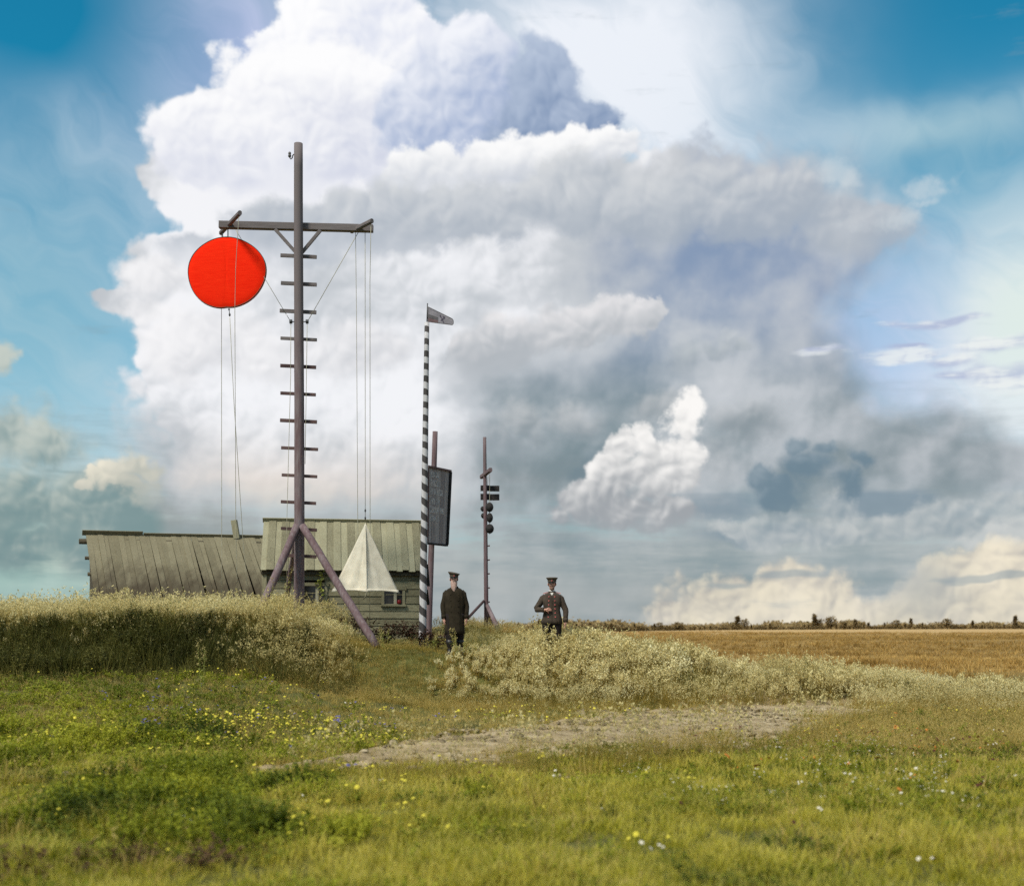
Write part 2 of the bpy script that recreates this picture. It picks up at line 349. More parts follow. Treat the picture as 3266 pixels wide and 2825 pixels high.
# ------------------------------------------------------------------ helpers
COL = scene.collection
def tag(o, label=None, cat=None, group=None, kind=None):
    if label: o['label'] = label
    if cat: o['category'] = cat
    if group: o['group'] = group
    if kind: o['kind'] = kind
    return o
def thing(name, label, cat, loc=(0, 0, 0), group=None):
    o = bpy.data.objects.new(name, None); COL.objects.link(o)
    o.location = loc; o.empty_display_size = 0.2
    return tag(o, label, cat, group)
def origin(p):
    while p.parent is not None: p = p.parent
    return Vector(p.location)
class MB:
    """collects shapes in world metres; build() links them as one mesh object"""
    def __init__(s): s.v = []; s.f = []; s.sm = []
    def add(s, vs, fs, smooth=False):
        b = len(s.v); s.v += [tuple(v) for v in vs]
        for f in fs: s.f.append(tuple(i+b for i in f)); s.sm.append(smooth)
        return s
    def box(s, c, size, rot=None, jit=0.0):
        c = Vector(c); hx, hy, hz = size[0]/2, size[1]/2, size[2]/2
        vs = []
        for sx in (-1, 1):
            for sy in (-1, 1):
                for sz in (-1, 1):
                    p = Vector((sx*hx, sy*hy, sz*hz))
                    if jit: p += Vector([random.uniform(-jit, jit) for _ in range(3)])
                    if rot is not None: p = rot @ p
                    vs.append(c + p)
        return s.add(vs, [(0,1,3,2),(4,6,7,5),(0,4,5,1),(2,3,7,6),(0,2,6,4),(1,5,7,3)])
    def beam(s, p0, p1, w, h, up=(0, 0, 1), ch=0.15):
        """chamfered squared timber from p0 to p1"""
        p0, p1 = Vector(p0), Vector(p1); d = (p1-p0).normalized()
        a = d.cross(Vector(up))
        if a.length < 1e-4: a = d.cross(Vector((1, 0, 0)))
        a.normalize(); b = a.cross(d).normalized()
        k = ch*min(w, h)
        prof = [(-w/2+k, -h/2), (w/2-k, -h/2), (w/2, -h/2+k), (w/2, h/2-k), (w/2-k, h/2), (-w/2+k, h/2), (-w/2, h/2-k), (-w/2, -h/2+k)]
        vs = [p0 + a*x + b*y for x, y in prof] + [p1 + a*x + b*y for x, y in prof]
        n = 8
        fs = [(i, (i+1) % n, n+(i+1) % n, n+i) for i in range(n)] + [tuple(range(n-1, -1, -1)), tuple(range(n, 2*n))]
        return s.add(vs, fs)
    def tube(s, pts, rad, n=10, cap=True, smooth=True, wob=0.0, squash=(1, 1)):
        pts = [Vector(p) for p in pts]
        if not hasattr(rad, '__len__'): rad = [rad]*len(pts)
        t0 = (pts[1]-pts[0]).normalized()
        a = t0.cross(Vector((0, 0, 1)))
        if a.length < 1e-3: a = t0.cross(Vector((0, 1, 0)))
        a.normalize()
        vs = []
        for i, p in enumerate(pts):
            t = (pts[min(i+1, len(pts)-1)] - pts[max(i-1, 0)]).normalized()
            a = (a - t*a.dot(t)).normalized(); b = t.cross(a)
            for k in range(n):
                an = 2*math.pi*k/n
                r = rad[i]*(1 + (random.uniform(-wob, wob) if wob else 0))
                vs.append(p + a*math.cos(an)*r*squash[0] + b*math.sin(an)*r*squash[1])
        m = len(pts); fs = []
        for i in range(m-1):
            for k in range(n):
                fs.append((i*n+k, i*n+(k+1) % n, (i+1)*n+(k+1) % n, (i+1)*n+k))
        b0 = len(s.v); s.add(vs, fs, smooth)
        if cap:
            s.f.append(tuple(b0+k for k in range(n-1, -1, -1))); s.sm.append(False)
            s.f.append(tuple(b0+(m-1)*n+k for k in range(n))); s.sm.append(False)
        return s
    def ball(s, c, r, n=16, m=10, sc=(1, 1, 1)):
        c = Vector(c); vs = []; fs = []
        for i in range(m+1):
            th = math.pi*i/m
            for k in range(n):
                ph = 2*math.pi*k/n
                vs.append(c + Vector((r*sc[0]*math.sin(th)*math.cos(ph), r*sc[1]*math.sin(th)*math.sin(ph), r*sc[2]*math.cos(th))))
        for i in range(m):
            for k in range(n):
                fs.append((i*n+k, (i+1)*n+k, (i+1)*n+(k+1) % n, i*n+(k+1) % n))
        return s.add(vs, fs, True)
    def rings(s, rings, smooth=True, capa=True, capb=True):
        """loft through rings of equal point count"""
        n = len(rings[0]); vs = [p for r in rings for p in r]; fs = []
        for i in range(len(rings)-1):
            for k in range(n):
                fs.append((i*n+k, i*n+(k+1) % n, (i+1)*n+(k+1) % n, (i+1)*n+k))
        b0 = len(s.v); s.add(vs, fs, smooth)
        if capa: s.f.append(tuple(b0+k for k in range(n-1, -1, -1))); s.sm.append(smooth)
        if capb: s.f.append(tuple(b0+(len(rings)-1)*n+k for k in range(n))); s.sm.append(smooth)
        return s
    def build(s, name, mat, parent=None, loc=None):
        o0 = origin(parent) if parent is not None else Vector(loc if loc is not None else (0, 0, 0))
        me = bpy.data.meshes.new(name)
        me.from_pydata([Vector(v)-o0 for v in s.v], [], s.f)
        me.polygons.foreach_set('use_smooth', s.sm)
        me.update()
        bm = bmesh.new(); bm.from_mesh(me)
        bmesh.ops.remove_doubles(bm, verts=bm.verts, dist=1e-6)
        bmesh.ops.recalc_face_normals(bm, faces=bm.faces)
        bm.to_mesh(me); bm.free()
        mats = mat if isinstance(mat, (list, tuple)) else [mat]
        for m_ in mats: me.materials.append(m_)
        o = bpy.data.objects.new(name, me); COL.objects.link(o)
        if parent is not None: o.parent = parent
        elif loc is not None: o.location = o0
        return o


# ------------------------------------------------------------------ materials
def lin3(c): return lin(c)
def newmat(name):
    m = bpy.data.materials.new(name); m.use_nodes = True
    nt = m.node_tree; b = nt.nodes['Principled BSDF']
    return m, nt, b
def N(nt, kind, **kw):
    n = nt.nodes.new(kind)
    for k, v in kw.items(): setattr(n, k, v)
    return n
def L(nt, a, b): nt.links.new(a, b)
def ramp(nt, fac, stops):
    r = N(nt, 'ShaderNodeValToRGB')
    e = r.color_ramp.elements
    while len(e) < len(stops): e.new(0.5)
    for el_, (p, c) in zip(e, stops):
        el_.position = p; el_.color = (*c, 1)
    L(nt, fac, r.inputs[0])
    return r.outputs[0]
def noise_n(nt, vec, scale, detail=4, rough=0.55):
    n = N(nt, 'ShaderNodeTexNoise'); n.inputs['Scale'].default_value = scale
    n.inputs['Detail'].default_value = detail; n.inputs['Roughness'].default_value = rough
    if vec is not None: L(nt, vec, n.inputs['Vector'])
    return n.outputs[0]
def mapping(nt, vec, scale=(1, 1, 1), rot=(0, 0, 0), loc=None):
    m = N(nt, 'ShaderNodeMapping'); m.inputs['Scale'].default_value = scale; m.inputs['Rotation'].default_value = rot
    L(nt, vec, m.inputs['Vector'])
    if loc is not None: L(nt, loc, m.inputs['Location'])
    return m.outputs[0]
def mixn(nt, f, a, b, mode='MIX'):
    n = N(nt, 'ShaderNodeMix', data_type='RGBA', blend_type=mode)
    for i, v in ((0, f), (6, a), (7, b)):
        if hasattr(v, 'is_output'): L(nt, v, n.inputs[i])
        elif i == 0: n.inputs[0].default_value = v
        else: n.inputs[i].default_value = (*v, 1)
    return n.outputs[2]
def mathn(nt, op, a, b=0.0, clamp=False):
    n = N(nt, 'ShaderNodeMath', operation=op); n.use_clamp = clamp
    for i, v in ((0, a), (1, b)):
        if hasattr(v, 'is_output'): L(nt, v, n.inputs[i])
        else: n.inputs[i].default_value = v
    return n.outputs[0]
def bump(nt, b, h, strength=0.4, dist=0.01):
    n = N(nt, 'ShaderNodeBump'); n.inputs['Strength'].default_value = strength; n.inputs['Distance'].default_value = dist
    L(nt, h, n.inputs['Height']); L(nt, n.outputs[0], b.inputs['Normal'])

def wood(name, cols, axis=2, rough=0.85, stretch=14.0, scale=3.0, stain=None, var=0.35):
    """weathered timber: grain along one axis, tone per piece, optional stain (colour, z0, z1)"""
    m, nt, b = newmat(name)
    tcn = N(nt, 'ShaderNodeTexCoord'); oi = N(nt, 'ShaderNodeObjectInfo')
    sc = [stretch, stretch, stretch]; sc[axis] = 1.0
    off = N(nt, 'ShaderNodeCombineXYZ')
    rm = mathn(nt, 'MULTIPLY', oi.outputs['Random'], 37.0)
    for i in range(3): L(nt, rm, off.inputs[i])
    v = mapping(nt, tcn.outputs['Object'], sc, loc=off.outputs[0])
    g = noise_n(nt, v, scale, 6, 0.62)
    big = noise_n(nt, tcn.outputs['Object'], 1.7, 4, 0.55)
    f = mathn(nt, 'ADD', mathn(nt, 'MULTIPLY', g, 0.75), mathn(nt, 'MULTIPLY', big, 0.35))
    f = mathn(nt, 'ADD', f, mathn(nt, 'MULTIPLY', mathn(nt, 'SUBTRACT', oi.outputs['Random'], 0.5), var))
    n = len(cols)
    c = ramp(nt, f, [(0.30 + 0.5*i/(n-1), col) for i, col in enumerate(cols)])
    if stain:
        scol, z0, z1 = stain
        sx = N(nt, 'ShaderNodeSeparateXYZ'); L(nt, tcn.outputs['Object'], sx.inputs[0])
        mr = N(nt, 'ShaderNodeMapRange', interpolation_type='SMOOTHSTEP')
        st = mathn(nt, 'ADD', sx.outputs[2], mathn(nt, 'MULTIPLY', mathn(nt, 'SUBTRACT', noise_n(nt, mapping(nt, tcn.outputs['Object'], (3, 1, 1)), 1.5, 5, 0.6), 0.5), 1.6))
        L(nt, st, mr.inputs[0]); mr.inputs[1].default_value = z1; mr.inputs[2].default_value = z0
        mr.inputs[3].default_value = 0.0; mr.inputs[4].default_value = 1.0
        c = mixn(nt, mr.outputs[0], c, scol)
    L(nt, c, b.inputs['Base Color']); b.inputs['Roughness'].default_value = rough
    b.inputs['Specular IOR Level'].default_value = 0.25
    bump(nt, b, g, 0.5, 0.006)
    return m
def plain(name, col, rough=0.8, spec=0.25, noise=0.18, nscale=6.0):
    m, nt, b = newmat(name)
    tcn = N(nt, 'ShaderNodeTexCoord')
    n = noise_n(nt, tcn.outputs['Object'], nscale, 5, 0.6)
    d = tuple(c*(1-noise*1.6) for c in col); u = tuple(min(1, c*(1+noise)) for c in col)
    L(nt, ramp(nt, n, [(0.3, d), (0.7, u)]), b.inputs['Base Color'])
    b.inputs['Roughness'].default_value = rough; b.inputs['Specular IOR Level'].default_value = spec
    return m

M = {}
M['roof_wood'] = wood('grey_roof_boards', [(0.105, 0.095, 0.058), (0.21, 0.195, 0.125), (0.30, 0.285, 0.19)], axis=1, var=0.30)
M['old_roof'] = wood('mossy_roof_boards', [(0.105, 0.092, 0.056), (0.170, 0.150, 0.094), (0.23, 0.207, 0.136)], axis=1, var=0.16, stain=((0.050, 0.038, 0.022), 0.75, 2.15))
M['wall_wood'] = wood('wall_boards', [(0.08, 0.07, 0.042), (0.17, 0.155, 0.095), (0.26, 0.24, 0.155)], axis=0, var=0.22)
M['trim_wood'] = wood('trim_boards', [(0.12, 0.105, 0.065), (0.25, 0.23, 0.15), (0.33, 0.31, 0.21)], axis=2)
M['dark_wood'] = wood('dark_log_ends', [(0.03, 0.024, 0.016), (0.07, 0.058, 0.038), (0.11, 0.095, 0.062)], axis=0)
M['mast'] = wood('worn_red_mast_paint', [(0.075, 0.035, 0.040), (0.135, 0.092, 0.098), (0.215, 0.185, 0.19)], axis=2, stretch=9, scale=2.4, var=0.12, stain=((0.138, 0.116, 0.118), 8.6, 3.2))
M['mast_top'] = wood('grey_mast_timber', [(0.085, 0.065, 0.068), (0.14, 0.118, 0.118), (0.19, 0.165, 0.165)], axis=2, stretch=9, scale=2.4, var=0.08)
M['arm'] = wood('grey_arm_timber', [(0.085, 0.070, 0.070), (0.135, 0.116, 0.116), (0.18, 0.16, 0.16)], axis=0, stretch=9, scale=2.4, var=0.08)
M['rung'] = wood('dark_red_rungs', [(0.045, 0.026, 0.026), (0.085, 0.050, 0.050), (0.13, 0.085, 0.08)], axis=0)
M['iron'] = plain('dark_iron', (0.035, 0.036, 0.038), 0.55, 0.5)
M['rope'] = plain('hemp_rope', (0.36, 0.34, 0.26), 0.95, 0.1)
M['black'] = plain('tarred_black', (0.022, 0.021, 0.022), 0.75, 0.3)
M['glass'] = plain('dark_window_glass', (0.03, 0.028, 0.02), 0.12, 0.5)
M['white_paint'] = plain('old_white_paint', (0.55, 0.52, 0.43), 0.8)
M['dull_paint'] = plain('dull_cream_paint', (0.33, 0.31, 0.23), 0.85)
M['porcelain'] = plain('brown_porcelain', (0.07, 0.06, 0.05), 0.3, 0.5)
M['red_pot'] = plain('dark_red_glaze', (0.16, 0.006, 0.008), 0.5)

# ------------------------------------------------------------------ terrain
def sst(x, a, b):
    t = np.clip((x-a)/(b-a), 0, 1); return t*t*(3-2*t)
HXS = [-60, -30, -16, -10.8, -7, -5.4, -4.6, -3.9, -2.9, -1.96, -1.2, 0.85, 3, 5.1, 7, 9, 12, 18]
HZS = [0.9, 1.35, 1.52, 1.54, 1.55, 1.60, 1.56, 1.30, 1.10, 1.12, 0.98, 0.93, 0.68, 0.40, 0.26, 0.15, 0.05, 0.0]
_hx = np.linspace(-60, 18, 1561); _hz = np.interp(_hx, HXS, HZS)
_k = np.exp(-0.5*(np.arange(-20, 21)/7.0)**2); _k /= _k.sum()
_hz = np.convolve(np.pad(_hz, 20, mode='edge'), _k, 'valid')
def vnoise(x, y, s, seed=0):
    """cheap smooth value noise"""
    x = np.asarray(x)*s + seed*17.3; y = np.asarray(y)*s + seed*9.7
    xi, yi = np.floor(x).astype(np.int64), np.floor(y).astype(np.int64)
    xf, yf = x-xi, y-yi
    u, v = xf*xf*(3-2*xf), yf*yf*(3-2*yf)
    def h(a, b):
        n = (a*374761393 + b*668265263 + seed*1442695041) & 0x7fffffff
        n = ((n ^ (n >> 13))*1274126177) & 0x7fffffff
        return ((n ^ (n >> 16)) & 0xffff)/65535.0
    return (h(xi, yi)*(1-u)+h(xi+1, yi)*u)*(1-v) + (h(xi, yi+1)*(1-u)+h(xi+1, yi+1)*u)*v
def fbm(x, y, s, oct=4, seed=0):
    a, t, w = 0, 0, 1.0
    for i in range(oct):
        a = a + w*vnoise(x, y, s*2**i, seed+i); t += w; w *= 0.5
    return a/t
def tz(x, y):
    x = np.asarray(x, float); y = np.asarray(y, float)
    H = np.interp(x, _hx, _hz)
    wl = sst(-x, 0.5, 5.0)
    ramp_l = 0.43*np.clip((y-14.5)/(23.2-14.5), 0, 1)**1.15
    fl = ramp_l + (1-0.43)*sst(y, 23.2, 25.6)
    fr = sst(y, 23.8, 26.3)
    front = wl*fl + (1-wl)*fr
    yb0 = np.interp(x, [-6, 0, 3, 8], [44, 38, 30, 28]); yb1 = np.interp(x, [-6, 0, 3, 8], [75, 58, 44, 40])
    back = 1 - sst((y-yb0)/(yb1-yb0), 0, 1)
    z = H*front*back
    z = z + 0.60*np.exp(-(((x+0.9)/2.2)**2 + ((y-36)/4.5)**2))
    z = z + (fbm(x, y, 0.9, 3, 3)-0.5)*0.10*sst(60-y, 0, 20) + (fbm(x, y, 0.05, 2, 5)-0.5)*0.5*sst(y, 60, 300)*(1-sst(y, 300, 500))
    return z
def tzf(x, y): return float(tz(x, y))
# ------------------------------------------------------------------ ground: one sheet out to the horizon
def axis_samples(dense0, dense1, stepd, lo, hi):
    a = list(np.arange(dense0, dense1+1e-6, stepd))
    s = stepd; x = dense1
    while x < hi: s *= 1.12; x += s; a.append(min(x, hi))
    s = stepd; x = dense0
    while x > lo: s *= 1.12; x -= s; a.insert(0, max(x, lo))
    return np.array(a)
gx = axis_samples(-14, 14, 0.14, -4000, 4000)
gy = axis_samples(6, 40, 0.14, -60, 6000)
GX, GY = np.meshgrid(gx, gy)
GZ = tz(GX, GY)

# the sandy path: a ribbon traced on the meadow
def row_d(py): return 1.6*FP/(py-HY)
pth_up = [(60, 1572), (350, 1562), (640, 1548), (760, 1520), (870, 1494), (1000, 1476), (1130, 1456), (1300, 1438), (1480, 1424), (1640, 1416), (1800, 1410), (1960, 1398)]
pth_lo = [(60, 1590), (350, 1580), (640, 1562), (760, 1556), (900, 1566), (1040, 1558), (1160, 1546), (1330, 1526), (1500, 1520), (1600, 1502), (1740, 1452), (1900, 1412)]
def d2w(X, Y):
    px, py = X*1.57625, Y*1.57625
    d = row_d(py); return ((px-HX)/FP*d, d)
def dens(pts, n=90):
    pts = np.array(pts, float); t = np.linspace(0, len(pts)-1, n)
    return np.stack([np.interp(t, range(len(pts)), pts[:, 0]), np.interp(t, range(len(pts)), pts[:, 1])], 1)
pu, pl = dens([d2w(*p) for p in pth_up], 160), dens([d2w(*p) for p in pth_lo], 160)
mid = (pu+pl)/2
def path_mask(x, y):
    """1 in the middle of the path, 0 outside, ragged"""
    x = np.asarray(x); y = np.asarray(y); sh = x.shape
    xf, yf = x.ravel(), y.ravel()
    out = np.zeros(len(xf))
    sel = (yf > 8) & (yf < 34) & (np.abs(xf) < 14)
    if sel.any():
        xs, ys = xf[sel], yf[sel]
        up = np.interp(xs, pu[:, 0], pu[:, 1]); lo = np.interp(xs, pl[:, 0], pl[:, 1])
        w = np.maximum(up-lo, 0.05)
        e = np.minimum(ys-lo, up-ys)/np.maximum(0.48*w, 0.4)
        e = e + (fbm(xs, ys, 1.3, 4, 11)-0.5)*2.1
        left = np.interp(xs, [-5.5, -3.3, -1.6], [0.35, 0.55, 1.0])
        out[sel] = np.clip(e, 0, 1)*left
    return out.reshape(sh)
me = bpy.data.meshes.new('ground')
nyy, nxx = GX.shape
idx = np.arange(nyy*nxx).reshape(nyy, nxx)
faces = np.stack([idx[:-1, :-1], idx[:-1, 1:], idx[1:, 1:], idx[1:, :-1]], -1).reshape(-1, 4)
me.from_pydata(np.stack([GX, GY, GZ], -1).reshape(-1, 3).tolist(), [], faces.tolist())
me.polygons.foreach_set('use_smooth', [True]*len(me.polygons))
m, nt, b = newmat('meadow_soil')
tcn = N(nt, 'ShaderNodeTexCoord'); V = tcn.outputs['Object']
sx = N(nt, 'ShaderNodeSeparateXYZ'); L(nt, V, sx.inputs[0])
n1 = noise_n(nt, V, 0.9, 6, 0.6); n2 = noise_n(nt, V, 14.0, 5, 0.65)
c_near = ramp(nt, n1, [(0.3, (0.035, 0.038, 0.010)), (0.5, (0.075, 0.085, 0.018)), (0.72, (0.13, 0.125, 0.035))])
c_near = mixn(nt, mathn(nt, 'MULTIPLY', n2, 0.5), c_near, (0.09, 0.075, 0.035))
bands = noise_n(nt, mapping(nt, V, (0.006, 0.05, 1.0)), 3.0, 6, 0.6)
fine = noise_n(nt, mapping(nt, V, (0.25, 1.0, 1.0)), 0.7, 6, 0.7)
bf = mathn(nt, 'ADD', mathn(nt, 'MULTIPLY', bands, 0.6), mathn(nt, 'MULTIPLY', fine, 0.4))
c_far = ramp(nt, bf, [(0.36, (0.110, 0.068, 0.022)), (0.5, (0.225, 0.140, 0.042)), (0.64, (0.36, 0.240, 0.080))])
mrx = N(nt, 'ShaderNodeMapRange', interpolation_type='SMOOTHSTEP'); L(nt, mathn(nt, 'ADD', sx.outputs[1], mathn(nt, 'MULTIPLY', n1, 8.0)), mrx.inputs[0])
mrx.inputs[1].default_value = 34; mrx.inputs[2].default_value = 52
c = mixn(nt, mrx.outputs[0], c_near, c_far)
mry = N(nt, 'ShaderNodeMapRange', interpolation_type='SMOOTHSTEP'); L(nt, mathn(nt, 'ADD', sx.outputs[1], mathn(nt, 'MULTIPLY', bands, 160.0)), mry.inputs[0])
mry.inputs[1].default_value = 290; mry.inputs[2].default_value = 360
c = mixn(nt, mry.outputs[0], c, (0.40, 0.27, 0.12))
L(nt, c, b.inputs['Base Color']); b.inputs['Roughness'].default_value = 0.95; b.inputs['Specular IOR Level'].default_value = 0.1
bump(nt, b, n2, 0.8, 0.05)
me.materials.append(m)
ground = bpy.data.objects.new('ground', me); COL.objects.link(ground); tag(ground, kind='structure')

# path sheet, lying a little above the soil, with clods
mbp = MB()
NU, NV = 300, 34
tt = np.linspace(0, len(pu)-1, NU)
U = np.stack([np.interp(tt, range(len(pu)), pu[:, i]) for i in (0, 1)], 1)
Lw = np.stack([np.interp(tt, range(len(pl)), pl[:, i]) for i in (0, 1)], 1)
s_ = np.linspace(-0.06, 1.06, NV)
X = Lw[:, None, 0]*(1-s_) + U[:, None, 0]*s_; Y = Lw[:, None, 1]*(1-s_) + U[:, None, 1]*s_
edge = np.minimum(s_+0.06, 1.06-s_)[None, :]*np.ones((NU, 1))
Z = tz(X, Y) + 0.040 + (fbm(X, Y, 5.0, 4, 21)-0.5)*0.085 + (fbm(X, Y, 0.9, 2, 23)-0.5)*0.03 - 0.10*(1-sst(edge, 0.0, 0.16))
Z = Z - 0.14*(1-sst(np.minimum(np.arange(NU), NU-1-np.arange(NU)), 0, 22))[:, None]
left_fade = np.interp(X, [-5.5, -3.6, -1.8, 2], [0.05, 0.045, 0.02, 0.0]); Z = Z - left_fade*0.6
vsP = np.stack([X, Y, Z], -1).reshape(-1, 3).tolist()
ii = np.arange(NU*NV).reshape(NU, NV)
mbp.add(vsP, np.stack([ii[:-1, :-1], ii[1:, :-1], ii[1:, 1:], ii[:-1, 1:]], -1).reshape(-1, 4).tolist(), True)
m, nt, b = newmat('dry_sand')
tcn = N(nt, 'ShaderNodeTexCoord'); V = tcn.outputs['Object']
n1 = noise_n(nt, mapping(nt, V, (0.7, 1.8, 1)), 1.7, 8, 0.72); n2 = noise_n(nt, V, 22, 5, 0.65)
c = ramp(nt, n1, [(0.34, (0.105, 0.078, 0.038)), (0.47, (0.29, 0.22, 0.125)), (0.64, (0.47, 0.38, 0.245))])
c = mixn(nt, mathn(nt, 'MULTIPLY', n2, 0.35), c, (0.20, 0.16, 0.10))
L(nt, c, b.inputs['Base Color']); b.inputs['Roughness'].default_value = 0.95; b.inputs['Specular IOR Level'].default_value = 0.1
bump(nt, b, n2, 0.9, 0.03)
path = mbp.build('path', m); tag(path, kind='structure')
# ------------------------------------------------------------------ sheds
def frame_of(ang, o):
    ex = Vector((math.cos(ang), math.sin(ang), 0)); ey = Vector((-math.sin(ang), math.cos(ang), 0))
    o = Vector(o)
    return lambda a, b, c: o + ex*a + ey*b + Vector((0, 0, c))
def slab(F, a0, a1, p, q, th, n, w0=0.0, w1=0.0, lift=0.0, skew=0.0):
    """a board lying on the slope from p=(b,z) (low) to q=(b,z) (high), along a0..a1, thickness th"""
    (b0, z0), (b1, z1) = p, q
    d = Vector((b1-b0, z1-z0)).normalized(); nb, nz = -d.y, d.x
    if nz < 0: nb, nz = -nb, -nz
    vs = []
    K = 3
    for k in range(K+1):
        t = k/K; bb, zz = b0+(b1-b0)*t, z0+(z1-z0)*t
        s = w0*(1-t)+w1*t; sk = skew*(1-t)
        for (aa, h) in ((a0, 0), (a1, 0), (a1, th), (a0, th)):
            hh = h + lift + math.sin(t*math.pi)*s*(1 if aa == a0 else 0.3)
            vs.append(F(aa+sk, bb+nb*hh, zz+nz*hh))
    fs = [(0, 1, 2, 3), (K*4+3, K*4+2, K*4+1, K*4)]
    for k in range(K):
        for i in range(4):
            fs.append((k*4+i, k*4+(i+1) % 4, k*4+4+(i+1) % 4, k*4+4+i))
    return MB().add(vs, fs)

# --- small shed with plank walls
rs = random.Random(3)
A1 = R(8.5)
SL, SB = 4.13, 1.25
shed = thing('plank_shed', 'small grey plank shed with horizontal wall boards, behind the tall mast', 'shed', (-6.62, 33.0, SB))
F = frame_of(A1, (-6.62, 33.0, 0))
def zr(t): return 4.47 - 0.02*t          # ridge height along the shed
EV, RZ = (-1.70, 3.02), (0.0, 4.46)
a = -0.05; n = 0
edges = [a]
while edges[-1] < SL + 0.02:
    edges.append(edges[-1] + rs.uniform(0.150, 0.195))
edges[-1] = SL + 0.05
for i in range(len(edges)-1):
    lift = rs.uniform(-0.004, 0.004) + (0.020 if i % 2 else 0.0)
    lw = rs.uniform(-0.05, 0.05)
    for side in (0, 1):
        if side == 0:
            mb = slab(F, edges[i]+(0.006 if not i % 2 else -0.010), edges[i+1]-(0.006 if not i % 2 else -0.010), (EV[0]+lw*0.5, EV[1]+lw*0.42), RZ, 0.022, 3, rs.uniform(-.008, .012), 0, lift, rs.uniform(-.012, .012))
        else:
            mb = slab(F, edges[i]+0.005, edges[i+1]-0.005, (1.70, 3.02), (0.004, 4.46), 0.022, 3, 0, 0, lift)
        mb.build('roof_board', M['roof_wood'], shed)
for (b0, zz) in ((-0.055, 4.470),):
    mb = MB(); mb.beam(F(-0.07, -0.075, 4.455), F(SL+0.07, -0.075, 4.440), 0.022, 0.15, up=(0, -0.65, 0.76)); mb.build('ridge_board', M['trim_wood'], shed)
    mb = MB(); mb.beam(F(-0.07, 0.075, 4.455), F(SL+0.07, 0.075, 4.440), 0.022, 0.15, up=(0, 0.65, 0.76)); mb.build('ridge_board', M['trim_wood'], shed)
# walls: front with two window openings
WB = -1.52
wins = [(3.10, 3.58, 2.19, 2.56), (1.02, 1.58, 2.16, 2.66)]     # a0, a1, z0, z1
z = SB - 0.25
while z < 2.98:
    h = rs.uniform(0.185, 0.215); z1 = min(z+h, 3.03)
    segs = [(0.0, SL)]
    for (w0, w1, y0, y1) in wins:
        if z < y1-0.02 and z1 > y0+0.02:
            segs = [s for (p, q) in segs for s in ((p, min(q, w0)), (max(p, w1), q)) if s[1]-s[0] > 0.03]
    for p, q in segs:
        mb = MB()
        lo, hi = F(p, WB, z+0.006), F(q, WB, z1)
        th = rs.uniform(0.018, 0.026); o_ = rs.uniform(-0.004, 0.004)
        vs = [F(p, WB-th-o_-0.010, z+0.006), F(q, WB-th-o_-0.010, z+0.006+rs.uniform(-.004, .004)), F(q, WB, z+0.006), F(p, WB, z+0.006),
              F(p, WB-th*0.7-o_, z1), F(q, WB-th*0.7-o_, z1), F(q, WB, z1), F(p, WB, z1)]
        mb.add(vs, [(0, 1, 5, 4), (1, 2, 6, 5), (2, 3, 7, 6), (3, 0, 4, 7), (0, 3, 2, 1), (4, 5, 6, 7)])
        mb.build('wall_board', M['wall_wood'], shed)
    z = z1
mb = MB()      # side and back walls, gables
for aa in (0.02, SL-0.02):
    s = 0.03
    vs = [F(aa-s, -1.5, SB-.3), F(aa-s, 1.5, SB-.3), F(aa-s, 1.5, 3.14), F(aa-s, 0, 4.40), F(aa-s, -1.5, 3.14)]
    ws = [F(aa+s, -1.5, SB-.3), F(aa+s, 1.5, SB-.3), F(aa+s, 1.5, 3.14), F(aa+s, 0, 4.40), F(aa+s, -1.5, 3.14)]
    mb.add(vs+ws, [(0, 1, 2, 3, 4), (9, 8, 7, 6, 5)]+[(i, (i+1) % 5, 5+(i+1) % 5, 5+i) for i in range(5)])
mb.box(F(SL/2, 1.5, 2.2), (SL-.1, .06, 2.2), Matrix.Rotation(A1, 3, 'Z'))
mb.box(F(SL/2, 0.0, 1.3), (SL-.15, 2.9, .06), Matrix.Rotation(A1, 3, 'Z'))
mb.build('wall', M['dark_wood'], shed)
for aa in (0.05, SL-0.05):
    mb = MB(); mb.beam(F(aa, WB-.045, SB-.2), F(aa, WB-.045, 3.06), 0.13, 0.035, up=(0, 1, 0)); mb.build('corner_board', M['trim_wood'], shed)
mb = MB(); mb.beam(F(-0.02, -1.60, 2.99), F(SL+.02, -1.60, 2.97), 0.05, 0.10); mb.build('eave_beam', M['dark_wood'], shed)
rz = Matrix.Rotation(A1, 3, 'Z')
for k, (w0, w1, y0, y1) in enumerate(wins):
    c = ((w0+w1)/2, (y0+y1)/2)
    win = MB().box(F(c[0], WB+0.045, c[1]), (w1-w0, 0.012, y1-y0), rz).build('window', M['glass'], shed)
    for (p, q, hx, hz) in ((w0-.03, c[1], .07, y1-y0+.12), (w1+.03, c[1], .07, y1-y0+.12)):
        MB().box(F(p, WB-.03, q), (hx, .05, hz), rz, 0.002).build('frame', M['trim_wood'] if k == 1 else M['wall_wood'], win)
    MB().box(F(c[0], WB-.034, y1+.035), (w1-w0+.2, .06, .085), rz, 0.002).build('lintel', M['wall_wood'], win)
    MB().box(F(c[0], WB-.045, y0-.035), (w1-w0+.18, .10, .05), rz, 0.002).build('sill', M['wall_wood'], win)
    MB().box(F(c[0]+(.05 if k == 0 else .08), WB+.0, c[1]), (.075, .03, y1-y0), rz).build('mullion', M['dull_paint'], win)
    MB().box(F(c[0], WB+.005, c[1]+.06), (w1-w0, .022, .022), rz).build('glazing_bar', M['wall_wood'], win)
pot = F(3.49, WB-.075, 2.183)
